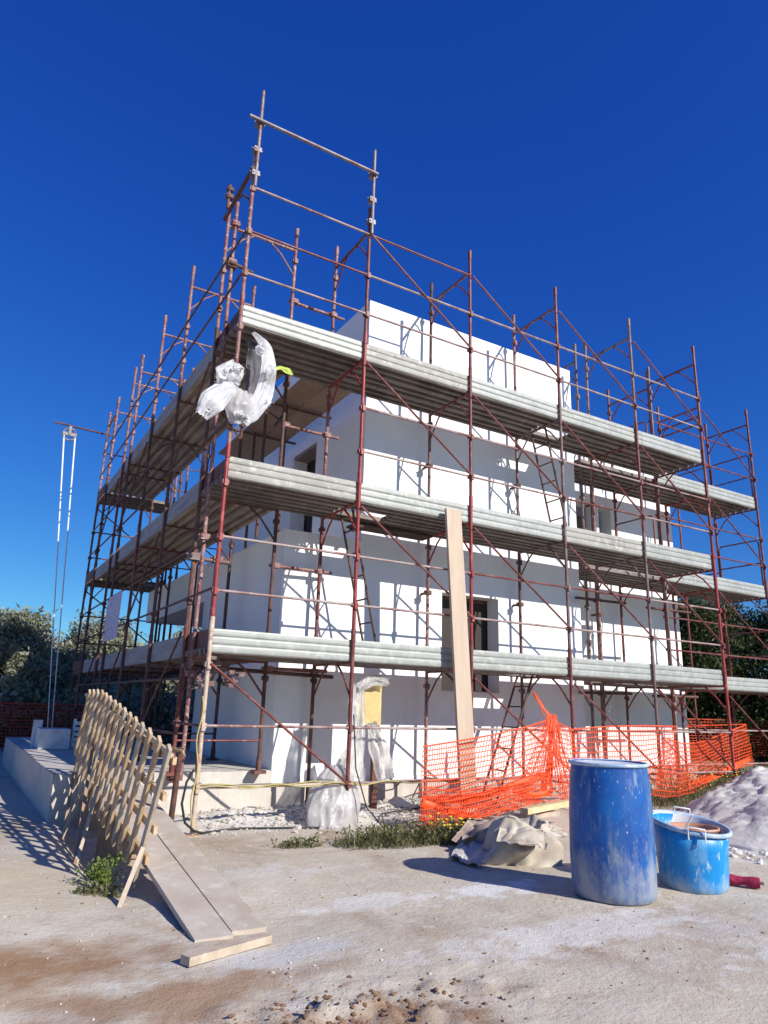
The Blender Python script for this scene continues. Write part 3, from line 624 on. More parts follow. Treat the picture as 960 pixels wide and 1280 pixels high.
# hanging plastic at the top corner
hp = at(300, 470, y=-.1); q = MB()
w3 = lambda u, v, y=-.12: at(u, v, y=y)
strip([w3(316,416,.1), w3(333,432,.0), w3(337,462,-.1), w3(330,495,-.15), w3(312,520,-.15), w3(300,528,-.1)], [.06,.16,.20,.22,.20,.05], 3, .035, 22, (0,1,0), mb=q)
strip([w3(296,482,-.1), w3(280,488,-.22), w3(265,502,-.25), w3(252,520,-.2)], [.10,.24,.30,.14], 5, .04, 26, (0,1,0), mb=q)
strip([w3(298,458,-.05), w3(285,470,-.1), w3(276,486,-.05)], [.2,.34,.12], 8, .09, 26, (0,1,0), mb=q)
rr_ = random.Random(5)
for (u, v) in ((330,440),(338,470),(328,505),(312,524),(258,508),(266,520),(282,470),(290,478),(300,512),(296,455)):
    a = rr_.uniform(0, 6.28); l_ = rr_.uniform(6, 13); yy = rr_.uniform(-.22, -.08)
    strip([w3(u, v, yy), w3(u+l_*.5*math.cos(a), v+l_*.5*math.sin(a), yy-.06), w3(u+l_*math.cos(a), v+l_*math.sin(a), yy)], [.05, rr_.uniform(.09,.17), .04], int(u), .06, 18, (0,1,0), mb=q)
pl = obj('plastic_sheet', q, M['plastic'], None, loc=hp); q = MB(); strip([w3(303,490,-.08), w3(301,508,-.15), w3(299,531,-.10)], [.40,.46,.20], 12, .03, 28, (0,1,0), mb=q); pou = obj('sagging_pouch', q, M['plastic_dusty'], pl)
pou.location = (0,0,0); tag(pl, 'torn translucent plastic sheet billowing from the top corner of the scaffolding', 'plastic sheet')
q = MB(); gl = at(350,462,y=.2)
strip([at(340,464,y=.15), at(350,459,y=.2), at(360,464,y=.2), at(366,468,y=.2)], [.02,.05,.09,.03], 4, .02, 8, (0,1,0), mb=q)
MG = mat('lime green fabric', (.42,.52,.10), .7, layers=[(9,(.30,.40,.08),.5,.65)])
o = obj('fabric_scrap', q, MG, None, loc=gl); tag(o, 'lime green scrap of fabric caught under the topmost deck', 'fabric scrap')
q = MB(); strip([at(308,425,y=.3),at(318,440,y=.35),at(318,470,y=.4),at(312,500,y=.4)],[.05,.20,.24,.06],31,.06,12,(0,1,0),mb=q)
MT = mat('dark grey tarpaulin', (.09,.085,.10), .7, layers=[(5,(.16,.15,.16),.5,.65)])
o = obj('tarpaulin', q, MT, None, loc=at(315,470,y=.3)); tag(o, 'dark grey tarpaulin bundled behind the billowing plastic sheet', 'tarpaulin')
# yellow panel on a post and plastic draped over it
q = MB(); q.box((2.08,.42,1.07),(2.42,.45,1.56)); bp = (2.25,.45,0)
pn = thing('site_panel', bp, 'mustard yellow panel on a timber post wrapped in plastic', 'panel')
obj('panel', q, M['mustard'], pn); q = MB(); q.box((2.34,.455,float(gz(2.4,.45))-.1),(2.42,.51,1.5)); obj('post', q, M['brown_board'], pn)
q = MB()
strip([(2.45,.30,1.60),(2.2,.30,1.62),(1.98,.28,1.50)], [.10,.14,.12], 2, .06, 8, (0,1,0), mb=q)
strip([(2.02,.33,1.56),(1.98,.28,1.2),(1.95,.22,.85),(1.85,.15,.5)], [.20,.22,.24,.42], 6, .08, 26, (0,1,0), mb=q)
strip([(2.2,.30,1.10),(2.28,.22,.8),(2.36,.15,.45)], [.14,.30,.22], 9, .08, 22, (0,1,0), mb=q)
def bell(cx, cy, z0, z1, seed):
    nu, nv = 90, 18; a = np.linspace(0, 2*np.pi, nu+1); h = np.linspace(0, 1, nv)
    Aa, Hh = np.meshgrid(a, h, indexing='ij')
    fold = .5*np.abs(np.sin(Aa*4.5+1.5*fbm(np.cos(Aa)+3, Hh*2, seed, 3)))+.5*np.abs(np.sin(Aa*7+seed))
    rad = (.22*(1-Hh**2.2)+.09+.05*np.sin(Hh*3.1))*(1+.30*fbm(np.cos(Aa)*2+5, np.sin(Aa)*2+Hh*2.2, seed, 4)-.16*fold)
    return np.stack([cx+.10*Hh+rad*np.cos(Aa)*1.05, cy+.16*Hh+rad*np.sin(Aa)*.62, z0+(z1-z0)*Hh+.04*fbm(Aa*2, Hh*3, seed+3, 3)], 2)
q.shell(bell(1.60,.02,float(gz(1.6,.0)),.62,14), .003)
o = obj('plastic_sheet', q, M['plastic_dusty'], None, loc=(1.8,.1,0)); tag(o, 'cloudy plastic sheet drooping from the yellow panel to the ground', 'plastic sheet')

# ------------------------------------------------------------------ orange nets
def net(mb, top, bot, rows, cols, seed, r=.0055, wob=.05, pinch=None, zmin=None):
    top = np.array(top, float); bot = np.array(bot, float); m = len(top); t = np.linspace(0, 1, m); tt = np.linspace(0, 1, cols)
    Tc = np.stack([np.interp(tt, t, top[:,k]) for k in range(3)], 1); Bc = np.stack([np.interp(tt, t, bot[:,k]) for k in range(3)], 1)
    for A_ in (Tc, Bc):
        for _ in range(4): A_[1:-1] = (A_[:-2]+2*A_[1:-1]+A_[2:])/4
    h = np.linspace(0, 1, rows)
    P = Tc[:,None,:]*(1-h)[None,:,None] + Bc[:,None,:]*h[None,:,None]
    n1 = fbm(tt[:,None]*5+seed, h[None,:]*2.5, seed, 3); n2 = fbm(tt[:,None]*4+seed, h[None,:]*5+3, seed+7, 3)
    P[...,1] += n1*wob*(.4+h[None,:]); P[...,2] += n2*wob*.8*h[None,:]; P[...,0] += n2*wob*.5
    for j in range(rows): mb.path(P[:,j], r*(1.7 if j == 0 else 1.0), 4 if j else 5, False)
    for i in range(cols): mb.path(P[i], r*.8, 3, False)
def band(mb, pts, w, seed):                        # a rolled over, doubled strip of net
    strip(pts, [w]*len(pts), seed, .02, 6, (0,1,0), .006, mb)
q = MB(); k0 = at(690,905,y=-.28)
tp = [at(u,v,y=-.3) for u,v in ((530,933),(570,927),(620,918),(660,908),(684,900))]
bt_ = [at(u,v,y=yy) for u,v,yy in ((525,1052,-.55),(560,1046,-.8),(600,1030,-.7),(650,1010,-.5),(680,1003,-.4))]
for p in bt_: p[2] = max(p[2], float(gz(p[0],p[1]))+.03)
net(q, tp, bt_, 17, 56, 2, wob=.10)
net(q, [at(684,896,y=-.28), at(690,893,y=-.28), at(696,898,y=-.28)], [at(640,1012,y=-.5), at(690,1010,y=-.6), at(724,1000,y=-.4)], 18, 26, 5, wob=.08)
net(q, [at(696,903,y=-.25), at(712,911,y=-.12)], [at(700,1000,y=-.3), at(735,990,y=-.2)], 16, 12, 9, wob=.05)
tp = [at(u,v,y=yy) for u,v,yy in ((712,912,-.1),(760,908,-.06),(805,907,-.05),(845,908,-.03))]
bt_ = [at(u,v,y=yy) for u,v,yy in ((715,985,-.2),(760,985,-.15),(800,985,-.15),(845,965,-.1))]
net(q, tp, bt_, 13, 62, 12, wob=.03)
tp = [at(u,v,y=yy) for u,v,yy in ((830,922,-.1),(855,930,.0),(880,927,.15),(905,916,.2),(932,906,.25))]
bt_ = [at(u,v,y=yy) for u,v,yy in ((815,992,-.3),(845,996,-.2),(870,990,-.1),(905,968,.1),(943,955,.2))]
net(q, tp, bt_, 13, 66, 17, wob=.05)
net(q, [at(u,v,y=-.5) for u,v in ((529,985),(570,990),(620,985),(670,975))], [at(u,v,y=yy) for u,v,yy in ((526,1048,-.6),(565,1040,-.85),(610,1024,-.75),(660,1004,-.55))], 10, 44, 23, wob=.16)
band(q, [at(527,999,y=-.45), at(575,1000,y=-.5), at(620,990,y=-.45), at(655,975,y=-.42), at(690,966,y=-.36)], .075, 3)
band(q, [at(527,1003,y=-.5), at(560,1014,y=-.6), at(605,1026,y=-.62)], .085, 6)
band(q, [at(640,988,y=-.45), at(668,995,y=-.5), at(690,990,y=-.5)], .07, 8)
band(q, [at(687,930,y=-.33), at(690,960,y=-.36), at(680,990,y=-.40)], .07, 10)
band(q, [at(860,983,y=-.05), at(890,972,y=.05), at(938,948,y=.2)], .09, 13)
for i in range(7):                                 # twisted tail tied up to the brace
    a_ = [at(690+random.uniform(-5,5),925,y=-.3), at(690+random.uniform(-6,4),908,y=-.3), at(684+random.uniform(-5,4),893,y=-.28), at(676+random.uniform(-2,2),880,y=-.2), at(667,866+random.uniform(-2,3),y=-.1)]
    q.path(a_, .007, 5)
for i in range(14):
    u0 = 690+random.uniform(-10,12); q.path([at(690+random.uniform(-6,6),900,y=-.3), at(u0,930+random.uniform(-8,10),y=-.34), at(690+(u0-690)*3+random.uniform(-8,8),990,y=-.42)], .008, 5)
q.path([at(858,908,y=.3)]+[at(932,903+random.uniform(-4,4),y=.25)], .006, 5)
on = obj('safety_net', q, M['orange'], None, loc=(4.5,-.3,0)); tag(on, 'bright orange safety netting slung along the foot of the scaffolding, knotted at mid length', 'safety net')
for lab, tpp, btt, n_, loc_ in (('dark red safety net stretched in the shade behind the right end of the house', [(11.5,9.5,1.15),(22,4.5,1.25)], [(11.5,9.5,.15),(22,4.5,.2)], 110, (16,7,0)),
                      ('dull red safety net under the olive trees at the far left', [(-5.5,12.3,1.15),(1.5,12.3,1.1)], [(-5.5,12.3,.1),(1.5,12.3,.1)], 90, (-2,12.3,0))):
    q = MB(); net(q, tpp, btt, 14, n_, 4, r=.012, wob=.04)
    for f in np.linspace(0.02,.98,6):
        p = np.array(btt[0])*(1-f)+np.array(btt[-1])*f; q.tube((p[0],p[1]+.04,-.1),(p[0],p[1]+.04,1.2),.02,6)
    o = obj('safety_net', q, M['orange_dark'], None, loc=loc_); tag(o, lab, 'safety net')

# ------------------------------------------------------------------ sacks, boards and rubble by the drum
def lump(cx, cy, rx, ry, h, seed, rot=0., n=56, m_=26, amp=.32, oc=4):
    a = np.linspace(0, 2*np.pi, n+1); e = np.linspace(0, np.pi/2, m_); A_, E2 = np.meshgrid(a, e, indexing='ij')
    ca, sa = np.cos(A_), np.sin(A_)
    k = 1+amp*fbm(ca*1.6*np.cos(E2)+seed, sa*1.6*np.cos(E2)+E2*1.3, seed, oc)
    ridge = np.abs(fbm(ca*2.2+seed*2, sa*2.2+E2*2, seed+11, min(3, oc)))
    k = k*(1-.35*ridge)
    x = rx*np.cos(E2)**.8*ca*k; y = ry*np.cos(E2)**.8*sa*k; z = h*np.sin(E2)*(1+amp*1.2*fbm(ca*2*np.cos(E2), sa*2*np.cos(E2), seed+5, oc))
    return np.stack([cx+x*math.cos(rot)-y*math.sin(rot), cy+x*math.sin(rot)+y*math.cos(rot), float(gz(cx,cy))-.02+z], 2)
def sack(cx, cy, rx, ry, h, seed, rot, sheets):
    q = MB(); L_ = lump(cx, cy, rx, ry, h, seed, rot, 72, 26, .62, 2); q.grid(L_, True)
    r_ = random.Random(seed)
    for i in range(sheets):                          # stiff folded flaps of the bags
        a = r_.uniform(0, 6.28); c = np.array([cx+rx*.45*math.cos(a), cy+ry*.45*math.sin(a), float(gz(cx,cy))+h*r_.uniform(.35,.95)])
        u_ = np.array([math.cos(a+r_.uniform(-.6,.6)), math.sin(a), r_.uniform(-.9,-.1)]); u_ /= np.linalg.norm(u_); v_ = np.cross(u_, (r_.gauss(0,.4), r_.gauss(0,.4), 1)); v_ /= np.linalg.norm(v_)
        w_, l_ = rx*r_.uniform(.5,.9), rx*r_.uniform(.5,.95)
        P = patch([c-v_*w_/2, c+u_*l_*.9-v_*w_*.6, c+u_*l_+v_*w_*.5, c+v_*w_/2], 22, 20, .09, seed+i, 1.6, axis=(.3,-.5,.8)); P[...,2] = np.maximum(P[...,2], float(gz(cx,cy))+.004)
        q.shell(P, .006, True)
    return q
o = obj('sack', sack(2.42,-2.22,.46,.36,.34,3,.3,4), M['cloth'], None, loc=(2.36,-2.15,0)); tag(o, 'crumpled cream sack heaped on the ground left of the drum', 'sack')
o = obj('sack', sack(2.70,-1.60,.55,.34,.27,9,.1,5), M['cloth_brown'], None, loc=(2.70,-1.60,0)); tag(o, 'brown dusty sack lying behind the crumpled cream sack', 'sack')
q = MB(); P = patch([at(562,1072,z=.02), at(600,1082,z=.02), at(625,1040,z=.12), at(580,1040,z=.06)], 20, 20, .05, 6, 3., axis=(0,0,1)); q.shell(P, .006); o = obj('paper_sheet', q, M['paper'], None, loc=at(590,1060,z=0)); tag(o, 'flat grey cement paper on the ground beside the weeds', 'paper')
pa, pb = at(655,1014,z=.30), at(712,1003,z=.30)
q = MB(); q.bar(pa, pb+(pb-pa)*.4, .09, .06); o = obj('timber_board', q, M['timber_yellow'], None, loc=pa); tag(o, 'fresh yellow timber lying on rubble behind the drum', 'timber')
pa, pb = at(640,1022,z=.22), at(694,1016,z=.22)
q = MB(); q.bar(pa, pb, .12, .045); o = obj('timber_board', q, M['lath_pale'], None, loc=pa); tag(o, 'dusty grey board below the fresh yellow timber', 'timber')
q = MB(); q.grid(lump(3.15,-1.15,.85,.45,.17,5,.0), False); o = obj('rubble_heap', q, M['stone'], None, loc=(3.15,-1.15,0)); tag(o, 'low heap of rubble under the timber and sacks', 'rubble')
bks = [((600,1032),.05),((618,1034),.02),((608,1040),-.3)]
for i, ((u,v),a_) in enumerate(bks[:1]):
    p = at(u,v,z=.12); q = MB(); q.bar(p, p+np.array([.22,.06,.03]), .11, .07); o = obj('brick', q, M['brown_board'], None, loc=p); tag(o, 'broken brown hollow brick at the foot of the orange net', 'brick')

# pale sand heap on the right
def heapP():
    xs = np.linspace(3.6, 12.5, 240); ys = np.linspace(-5.8, 1.2, 200); Xh, Yh = np.meshgrid(xs, ys, indexing='ij')
    def bump_(cx, cy, rx, ry, h): d = np.hypot((Xh-cx)/rx, (Yh-cy)/ry); return h*np.clip(1-d, 0, 1)**.85
    z = np.maximum(bump_(8.4,-2.1,2.9,1.9,.98), bump_(7.0,-2.7,2.2,1.2,.62)) ; z = np.maximum(z, bump_(9.6,-3.2,2.6,2,1.2))
    z = z*(1+.38*fbm(Xh*1.7, Yh*1.7, 4, 4)) + (.05*fbm(Xh*6, Yh*6, 6, 3)+.03*fbm(Xh*15, Yh*15, 16, 3))*np.clip(z*4, 0, 1)
    return np.stack([Xh, Yh, np.where(z > .015, z+gz(Xh, Yh)-.01, -.3)], 2)
q = MB(); q.grid(heapP()); o = obj('sand_heap', q, M['heap'], None, loc=(8,-2.3,0)); tag(o, 'heap of pale grey sand at the right edge of the yard', 'sand heap')

# ------------------------------------------------------------------ ramp, lattice rail
rp_ = thing('wooden_ramp', (-.7,-1.0,0), 'two cement covered boards forming a ramp up to the concrete terrace', 'ramp')
g0 = float(gz(-.7,-3.2))-.012
q = MB(); q.bar((-.805,-3.23,g0+.012),(-.79,1.25,.515),.225,.034); obj('ramp_board', q, M['form'], rp_)
q = MB(); q.bar((-.572,-3.17,g0+.014),(-.555,1.25,.518),.215,.034); obj('ramp_board', q, M['form'], rp_)
q = MB(); q.bar((-.95,-.25,.10),(-.45,-.25,.10),.04,.46); obj('ramp_support', q, M['ply'], rp_); q = MB(); q.bar((-.98,.75,.16),(-.45,.75,.16),.05,.5); obj('ramp_support', q, M['ply'], rp_); q = MB(); q.bar((-.9,-1.2,.14),(-.42,-1.2,.16),.10,.10); obj('ramp_support', q, M['ply'], rp_)
p0, p1 = at(232,1192,z=.05), at(335,1162,z=.05); p0[2] = float(gz(p0[0],p0[1]))+.03; p1[2] = float(gz(p1[0],p1[1]))+.03
q = MB(); q.bar(p0, p1, .075, .042); o = obj('timber_batten', q, M['lath_pale'], None, loc=p0); tag(o, 'short timber batten lying across the foot of the ramp', 'timber')

lt = thing('lattice_rail', (-.97,-.4,.1), 'leaning slatted timber lattice serving as hand rail on the left of the ramp', 'railing')
poly = [(1.42,.46),(1.42,1.37),(.30,1.365),(-.6,1.25),(-2.46,.985),(-1.90,.085)]     # (y, z) outline
def clip_line(y0, z0, y1, z1):
    ts = []
    for (a, b_), (c, d) in zip(poly, poly[1:]+poly[:1]):
        ex, ez = c-a, d-b_; dx, dz = y1-y0, z1-z0; den = dx*ez-dz*ex
        if abs(den) < 1e-9: continue
        t = ((a-y0)*ez-(b_-z0)*ex)/den; s_ = ((a-y0)*dz-(b_-z0)*dx)/den
        if -1e-6 <= s_ <= 1+1e-6: ts.append(t)
    return (min(ts), max(ts)) if len(ts) >= 2 and max(ts)-min(ts) > .08 else None
lx = lambda y: -.955-.02*(y+2.2)/3.6*1.5
n = 0
for i, yb in enumerate([-1.90,-1.60,-1.31,-1.04]+[-.79+.235*k for k in range(11)]):
    zb = .085+(yb+1.9)*.112
    c = clip_line(yb, zb, yb-.56, zb+.90)
    if not c: continue
    j = random.uniform(-.025,.025)
    y0, z0 = yb-.56*c[0], zb+.90*c[0]; y1, z1 = yb-.56*c[1], zb+.90*c[1]
    q = MB(); q.bar((lx(y0)-.012, y0+j, z0-random.uniform(0,.05)), (lx(y1)-.012, y1+j*.3, z1), .078+random.uniform(-.012,.012), .022, up=(1,0,0)); obj('slat', q, M['lath'] if i % 3 else M['lath_pale'], lt)
q = MB()
tp = [(1.42,1.33),(.30,1.325),(-.6,1.20),(-2.44,.925)]
for (a, b_), (c, d) in zip(tp, tp[1:]): q.bar((lx(a)+.014,a,b_),(lx(c)+.014,c,d),.018,.032)
obj('top_rail', q, M['lath_pale'], lt)
for f in (.12,.36,.62,.90):
    ya, za = -1.90+(-2.46+1.90)*f, .085+.90*f; yb, zb = 1.38, .46+.90*f
    q = MB(); q.bar((lx(ya)+.030, ya-.06, za), (lx(yb)+.030, yb, zb if f < .9 else 1.30), .026, .055 if f < .9 else .05, up=(0,0,1)); obj('cross_rail', q, M['lath'], lt)
for i in range(5):                                   # short second-layer laths
    y = -.2+.34*i; z = .085+(y+1.9)*.112
    q = MB(); q.bar((lx(y)+.056, y+.35, z+.10), (lx(y)+.056, y-.10, z+.80), .05, .018, up=(1,0,0)); obj('slat', q, M['lath'], lt)
def strut(a, b, m=M['lath_pale'], w=.05):
    a = np.array(a, float); b = np.array(b, float); b = b + (b-a)*max(0, (b[2]-float(gz(b[0], b[1]))+.02)/(a[2]-b[2]))
    q = MB(); q.bar(a, b, w, .03, up=(1,0,0)); obj('strut', q, m, lt)
strut(at(92,966,x=-1.05), (-1.10,.75,-.05), M['ply'], .06)
strut(at(108,972,x=-1.0), at(79,1043,z=0.0), M['lath_pale']); strut(at(116,932,x=-1.0), at(95,1070,z=0.0), M['ply']); strut(at(122,985,x=-1.0), at(98,1070,z=0.0), M['lath_pale'])
strut(at(178,1062,x=-.98), at(150,1132,z=0.0), M['lath_pale'], .055)
q = MB(); q.tube(at(226,935,x=-.42)*1., at(213,1030,x=-.40), .028); q.tube(at(226,938,x=-.42), at(212,936,x=-.95), .02); obj('rail_post', q, M['rust'], lt)
q = MB(); a_, b_ = at(130,866,x=-.95), at(228,938,x=-.90)
q.path([a_*(1-f)+b_*f+np.array([0,0,-.12*math.sin(math.pi*f)]) for f in np.linspace(0,1,14)]+[at(231,945,x=-.8)], .007, 6); obj('cord', q, M['yellow_hose'], lt)

# ------------------------------------------------------------------ hoses and cables
q = MB(); pts = []
for f in np.linspace(0,1,18): pts.append((-.035+.02*math.sin(f*14), -.03, 1.35-1.3*f))
q.path(pts, .008, 6); pts = [(x, -.05, .44+.018*math.sin(x*9)) for x in np.linspace(0, 3.5, 40)]; q.path(pts, .008, 6)
q.path([(x, -.035, .455+.02*math.sin(x*5+1)) for x in np.linspace(0, 1.9, 30)], .007, 6)
o = obj('hose', q, M['yellow_hose'], None, loc=(0,0,.4)); tag(o, 'yellow hose tied along the lowest scaffold rail and corner post', 'hose')
q = MB(); q.path([(-.05,-.02,.62),(-.12,-.04,.5),(-.15,-.05,.3),(-.10,-.05,.12),(0,-.05,.04)]+[(x,-.03+.06*math.sin(x*4),float(gz(x,-.03))+.012) for x in np.linspace(.1,1.5,20)], .012, 6)
q.path([(2.05,.0,.42),(2.2,-.02,.34),(2.35,-.02,.36),(2.45,0,.42)], .008, 6); q.path([(1.78,-.03,1.2),(1.82,-.06,.6),(1.9,-.2,.2),(2.0,-.45,float(gz(2,-.45))+.02),(2.4,.3,float(gz(2.4,.3))+.02),(3.0,.5,float(gz(3,.5))+.02),(3.5,.4,float(gz(3.5,.4))+.02)], .008, 6)
o = obj('cable', q, M['black'], None, loc=(0,0,.1)); tag(o, 'black cable looping from the corner post and trailing on the gravel', 'cable')

# pulley hoist on the rear left corner
hs = thing('hoist', (-.05,10.05,7.6), 'small rope hoist on an arm beyond the rear left corner of the scaffolding', 'hoist')
q = MB(); q.tube((.1,10.05,7.60),(-1.22,10.05,7.66),.024); obj('arm', q, M['rust'], hs)
q = MB(); q.path([(-.85+.15*math.cos(a),10.05,7.42+.15*math.sin(a)) for a in np.linspace(0,2*math.pi,20)],.022,6); q.box((-.88,10.0,7.40),(-.82,10.1,7.62)); q.box((-1.0,10.02,7.38),(-.70,10.08,7.46)); obj('pulley', q, M['galv_pole'], hs)
q = MB()
for dx, dx1 in ((-.97,-.34),(-.72,-.26)): q.path([(dx+(dx1-dx)*f,10.05,7.4-7.0*f) for f in np.linspace(0,1,8)], [.020-.009*f for f in np.linspace(0,1,8)], 6)
obj('rope', q, M['rope'], hs)
# printed board hung inside the left run, block and crate on the terrace
q = MB(); q.box((-.035,5.25,2.30),(-.028,6.55,3.12)); o = obj('hanging_sign', q, M['sign'], None, loc=(-.03,5.9,2.7)); tag(o, 'pale printed board hanging on the rails of the left scaffold run', 'sign')
q = MB(); q.box((-1.0,5.2,.495),(-.55,5.75,.80)); q.box((-1.05,5.78,.495),(-.92,5.92,.92)); o = obj('building_block', q, M['block'], None, loc=(-.8,5.5,.5)); tag(o, 'pale masonry block standing on the far end of the terrace', 'block')
ct = thing('crate', (-.42,5.5,.5), 'white slatted crate on end beside a scaffold foot on the terrace', 'crate')
for i in range(5):
    q = MB(); q.box((-.50,5.35,.52+.085*i),(-.28,5.37,.575+.085*i)); obj('slat', q, M['white_metal'], ct)
q = MB(); q.box((-.50,5.375,.50),(-.46,5.40,.96)); q.box((-.32,5.375,.50),(-.28,5.40,.96)); obj('upright', q, M['white_metal'], ct)

# ------------------------------------------------------------------ plants
def leaves(mb, C_, n, size, aspect=.35, up=.3):
    d = rng.normal(size=(n,3)); d[:,2] = np.abs(d[:,2])*.6+up; d /= np.linalg.norm(d,axis=1,keepdims=True)
    s_ = np.cross(d, rng.normal(size=(n,3))); s_ /= np.linalg.norm(s_,axis=1,keepdims=True)
    L_ = (size*rng.uniform(.6,1.3,n))[:,None]; W = L_*aspect
    V = np.stack([C_-s_*0, C_+d*L_*.5+s_*W*.5, C_+d*L_, C_+d*L_*.5-s_*W*.5], 1).reshape(-1,3)
    o = len(mb.v); mb.v += V.tolist(); mb.f += [(o+4*i,o+4*i+1,o+4*i+2,o+4*i+3) for i in range(n)]; mb.sm += [False]*n
def tree(x, y, h, rad, label, m, nclump=60, per=170, lsize=.16, grp='trees behind the house', trunk_h=.9, aspect=.42):
    per = int(per*1.6); nclump = int(nclump*1.25)
    t = thing('olive_tree' if m == M['olive'] else 'tree', (x, y, 0), label, 'tree', grp)
    q = MB(); c0 = np.array([x,y,-.1]); q.path([c0, c0+np.array([.08,.05,trunk_h*.6]), c0+np.array([-.05,.0,trunk_h])], [.22,.16,.13], 9)
    K = MB()
    for i in range(nclump):
        a = random.uniform(0,6.283); rr_ = rad*math.sqrt(random.random()); zz = trunk_h*.55+(h-trunk_h*.55)*random.random()**.8
        lim = math.sqrt(max(0.05,1-((zz-trunk_h*.5-(h-trunk_h)*.42)/((h-trunk_h)*.66))**2)); rr_ *= min(1,lim)
        c = np.array([x+rr_*math.cos(a), y+rr_*math.sin(a), zz+.15*random.gauss(0,1)])
        if i % 4 == 0: q.path([c0+np.array([-.05,0,trunk_h*.9]), (c0+np.array([0,0,trunk_h])+c)/2+np.array([0,0,.15]), c], [.07,.04,.015], 5)
        sg = rad*random.uniform(.10,.20)
        leaves(K, c+np.clip(rng.normal(size=(per,3)),-1.7,1.7)*np.array([sg,sg,sg*.8]), per, lsize, aspect)
    obj('trunk', q, M['bark'], t); obj('crown', K, m, t)
tree(-1.0, 15.2, 3.2, 1.8, 'bushy grey green olive tree at the far left edge of the yard', M['olive'], 90, 200, .15)
tree(-3.0, 17.5, 2.8, 1.8, 'dark leafy olive tree partly cut by the left edge of the picture', M['olive'], 60, 180, .16)
tree(1.6, 17.0, 3.3, 2.0, 'olive tree with a pale top showing between the left scaffold posts', M['olive'], 80, 200, .15)
tree(5.2, 19.0, 3.3, 2.2, 'olive tree seen under the porch canopy behind the house', M['olive'], 70, 180, .16)
tree(9.0, 20.0, 4.0, 2.2, 'far olive tree hidden mostly by the house', M['olive'], 30, 120, .18)
for i, (x, y, h, rad, lab) in enumerate(((15.5,9.5,4.6,2.3,'dense dark tree just right of the house wall'),(19.5,8.0,4.9,2.6,'tall dark tree behind the doubled red scaffold post'),(21.5,4.6,5.1,2.6,'large dark tree at the right edge of the picture'))):
    tree(x, y, h, rad, lab, M['hedge'], 120, 260, .13, trunk_h=.8)
def hedge(x0, y0, x1, y1, h, label, n=34, m=None):
    t = thing('hedge', ((x0+x1)/2,(y0+y1)/2,0), label, 'hedge'); K = MB(); q = MB()
    for i in range(n):
        f = i/(n-1); c = np.array([x0+(x1-x0)*f, y0+(y1-y0)*f, 0]); hh = h*random.uniform(.75,1.1)
        q.path([c+np.array([0,0,-.1]), c+np.array([.05,0,hh*.5]), c+np.array([0,.05,hh*.8])],[.04,.03,.01],5)
        for k in range(5):
            cc = c+np.array([random.gauss(0,.3),random.gauss(0,.35),.25+(hh-.3)*random.random()]); leaves(K, cc+rng.normal(size=(210,3))*.26, 210, .17, .5)
    obj('stems', q, M['bark'], t); obj('foliage', K, m or M['hedge'], t)
hedge(12.5,11.5,23.5,6.0,2.4,'dark hedge behind the red net on the right')
hedge(-7,13.6,7.5,14.0,1.35,'dusty grey green scrub along the back of the yard under the olives', m=M['olive'])

def weeds(cx, cy, rx, ry, n, h, label, m=None, flowers=0, cat='weeds', name='weed_clump'):
    K = MB(); 
    for i in range(n):
        a = random.uniform(0,6.283); r_ = math.sqrt(random.random()); x, y = cx+rx*r_*math.cos(a), cy+ry*r_*math.sin(a)
        hh = h*random.choice((.35,.5,.7,1.,1.25))*random.uniform(.6,1.1)*(1-.4*r_)*(.35+1.3*max(0,.5+float(vnoise(x*7,y*7,5)))); z0 = float(gz(x,y)) if y < 1.2 else 0; b_ = np.array([x,y,z0]); k = random.uniform(.003,.006)
        dx = np.array([random.gauss(0,.5),random.gauss(0,.5),1])*hh
        s_ = np.array([random.gauss(0,1),random.gauss(0,1),0]); s_ /= np.linalg.norm(s_)
        K.add([b_-s_*k, b_+s_*k, b_+dx*.6+s_*k*.9, b_+dx+np.array([dx[0]*.4,dx[1]*.4,-.1*hh]), b_+dx*.6-s_*k*.9], [(0,1,2,4),(4,2,3)])
    leaves(K, np.stack([np.array([cx+rx*.8*random.gauss(0,.5), cy+ry*.8*random.gauss(0,.5), 0]) for _ in range(n//2)])+np.array([0,0,1])*rng.uniform(.0,h*.8,(n//2,1)), n//2, .05, .4, .2)
    o = obj(name, K, m or M['weed'], None, loc=(cx,cy,0)); tag(o, label, cat, kind='stuff')
    if flowers:
        F_ = MB()
        for i in range(flowers):
            p = np.array([cx+rx*random.gauss(0,.45), cy+ry*random.gauss(0,.45), h*random.uniform(.5,1.1)])
            F_.lathe([(.0,.012),(.016,.010),(.018,.0),(.0,-.008)], p, 7)
        f = obj('flower_heads', F_, M['flower'], o)
        f.location = (0,0,0); f['kind'] = 'stuff'
    return o
weeds(1.78,-1.05,.70,.34,1300,.16,'green weeds growing before the plastic covered scaffold post')
weeds(2.35,-1.22,.35,.24,700,.22,'weeds with yellow flowers under the left end of the orange net', flowers=26)
weeds(.75,-.93,.26,.10,240,.07,'thin patch of green weeds on the gravel right of the ramp')
weeds(8.2,-.1,1.6,.9,1800,.42,'tall weeds with yellow flowers behind the right part of the orange net', flowers=60)
weeds(11.5,2.0,2.6,2.2,2600,.45,'grassy green patch beyond the right end of the netting')
weeds(-1.22,-2.0,.2,.08,160,.05,'small low tuft of grass at the foot of the lattice strut')
bu = thing('bush', (-1.17,-1.72,0), 'small leafy bush with bright leaves under the lattice rail', 'bush')
q = MB(); K = MB()
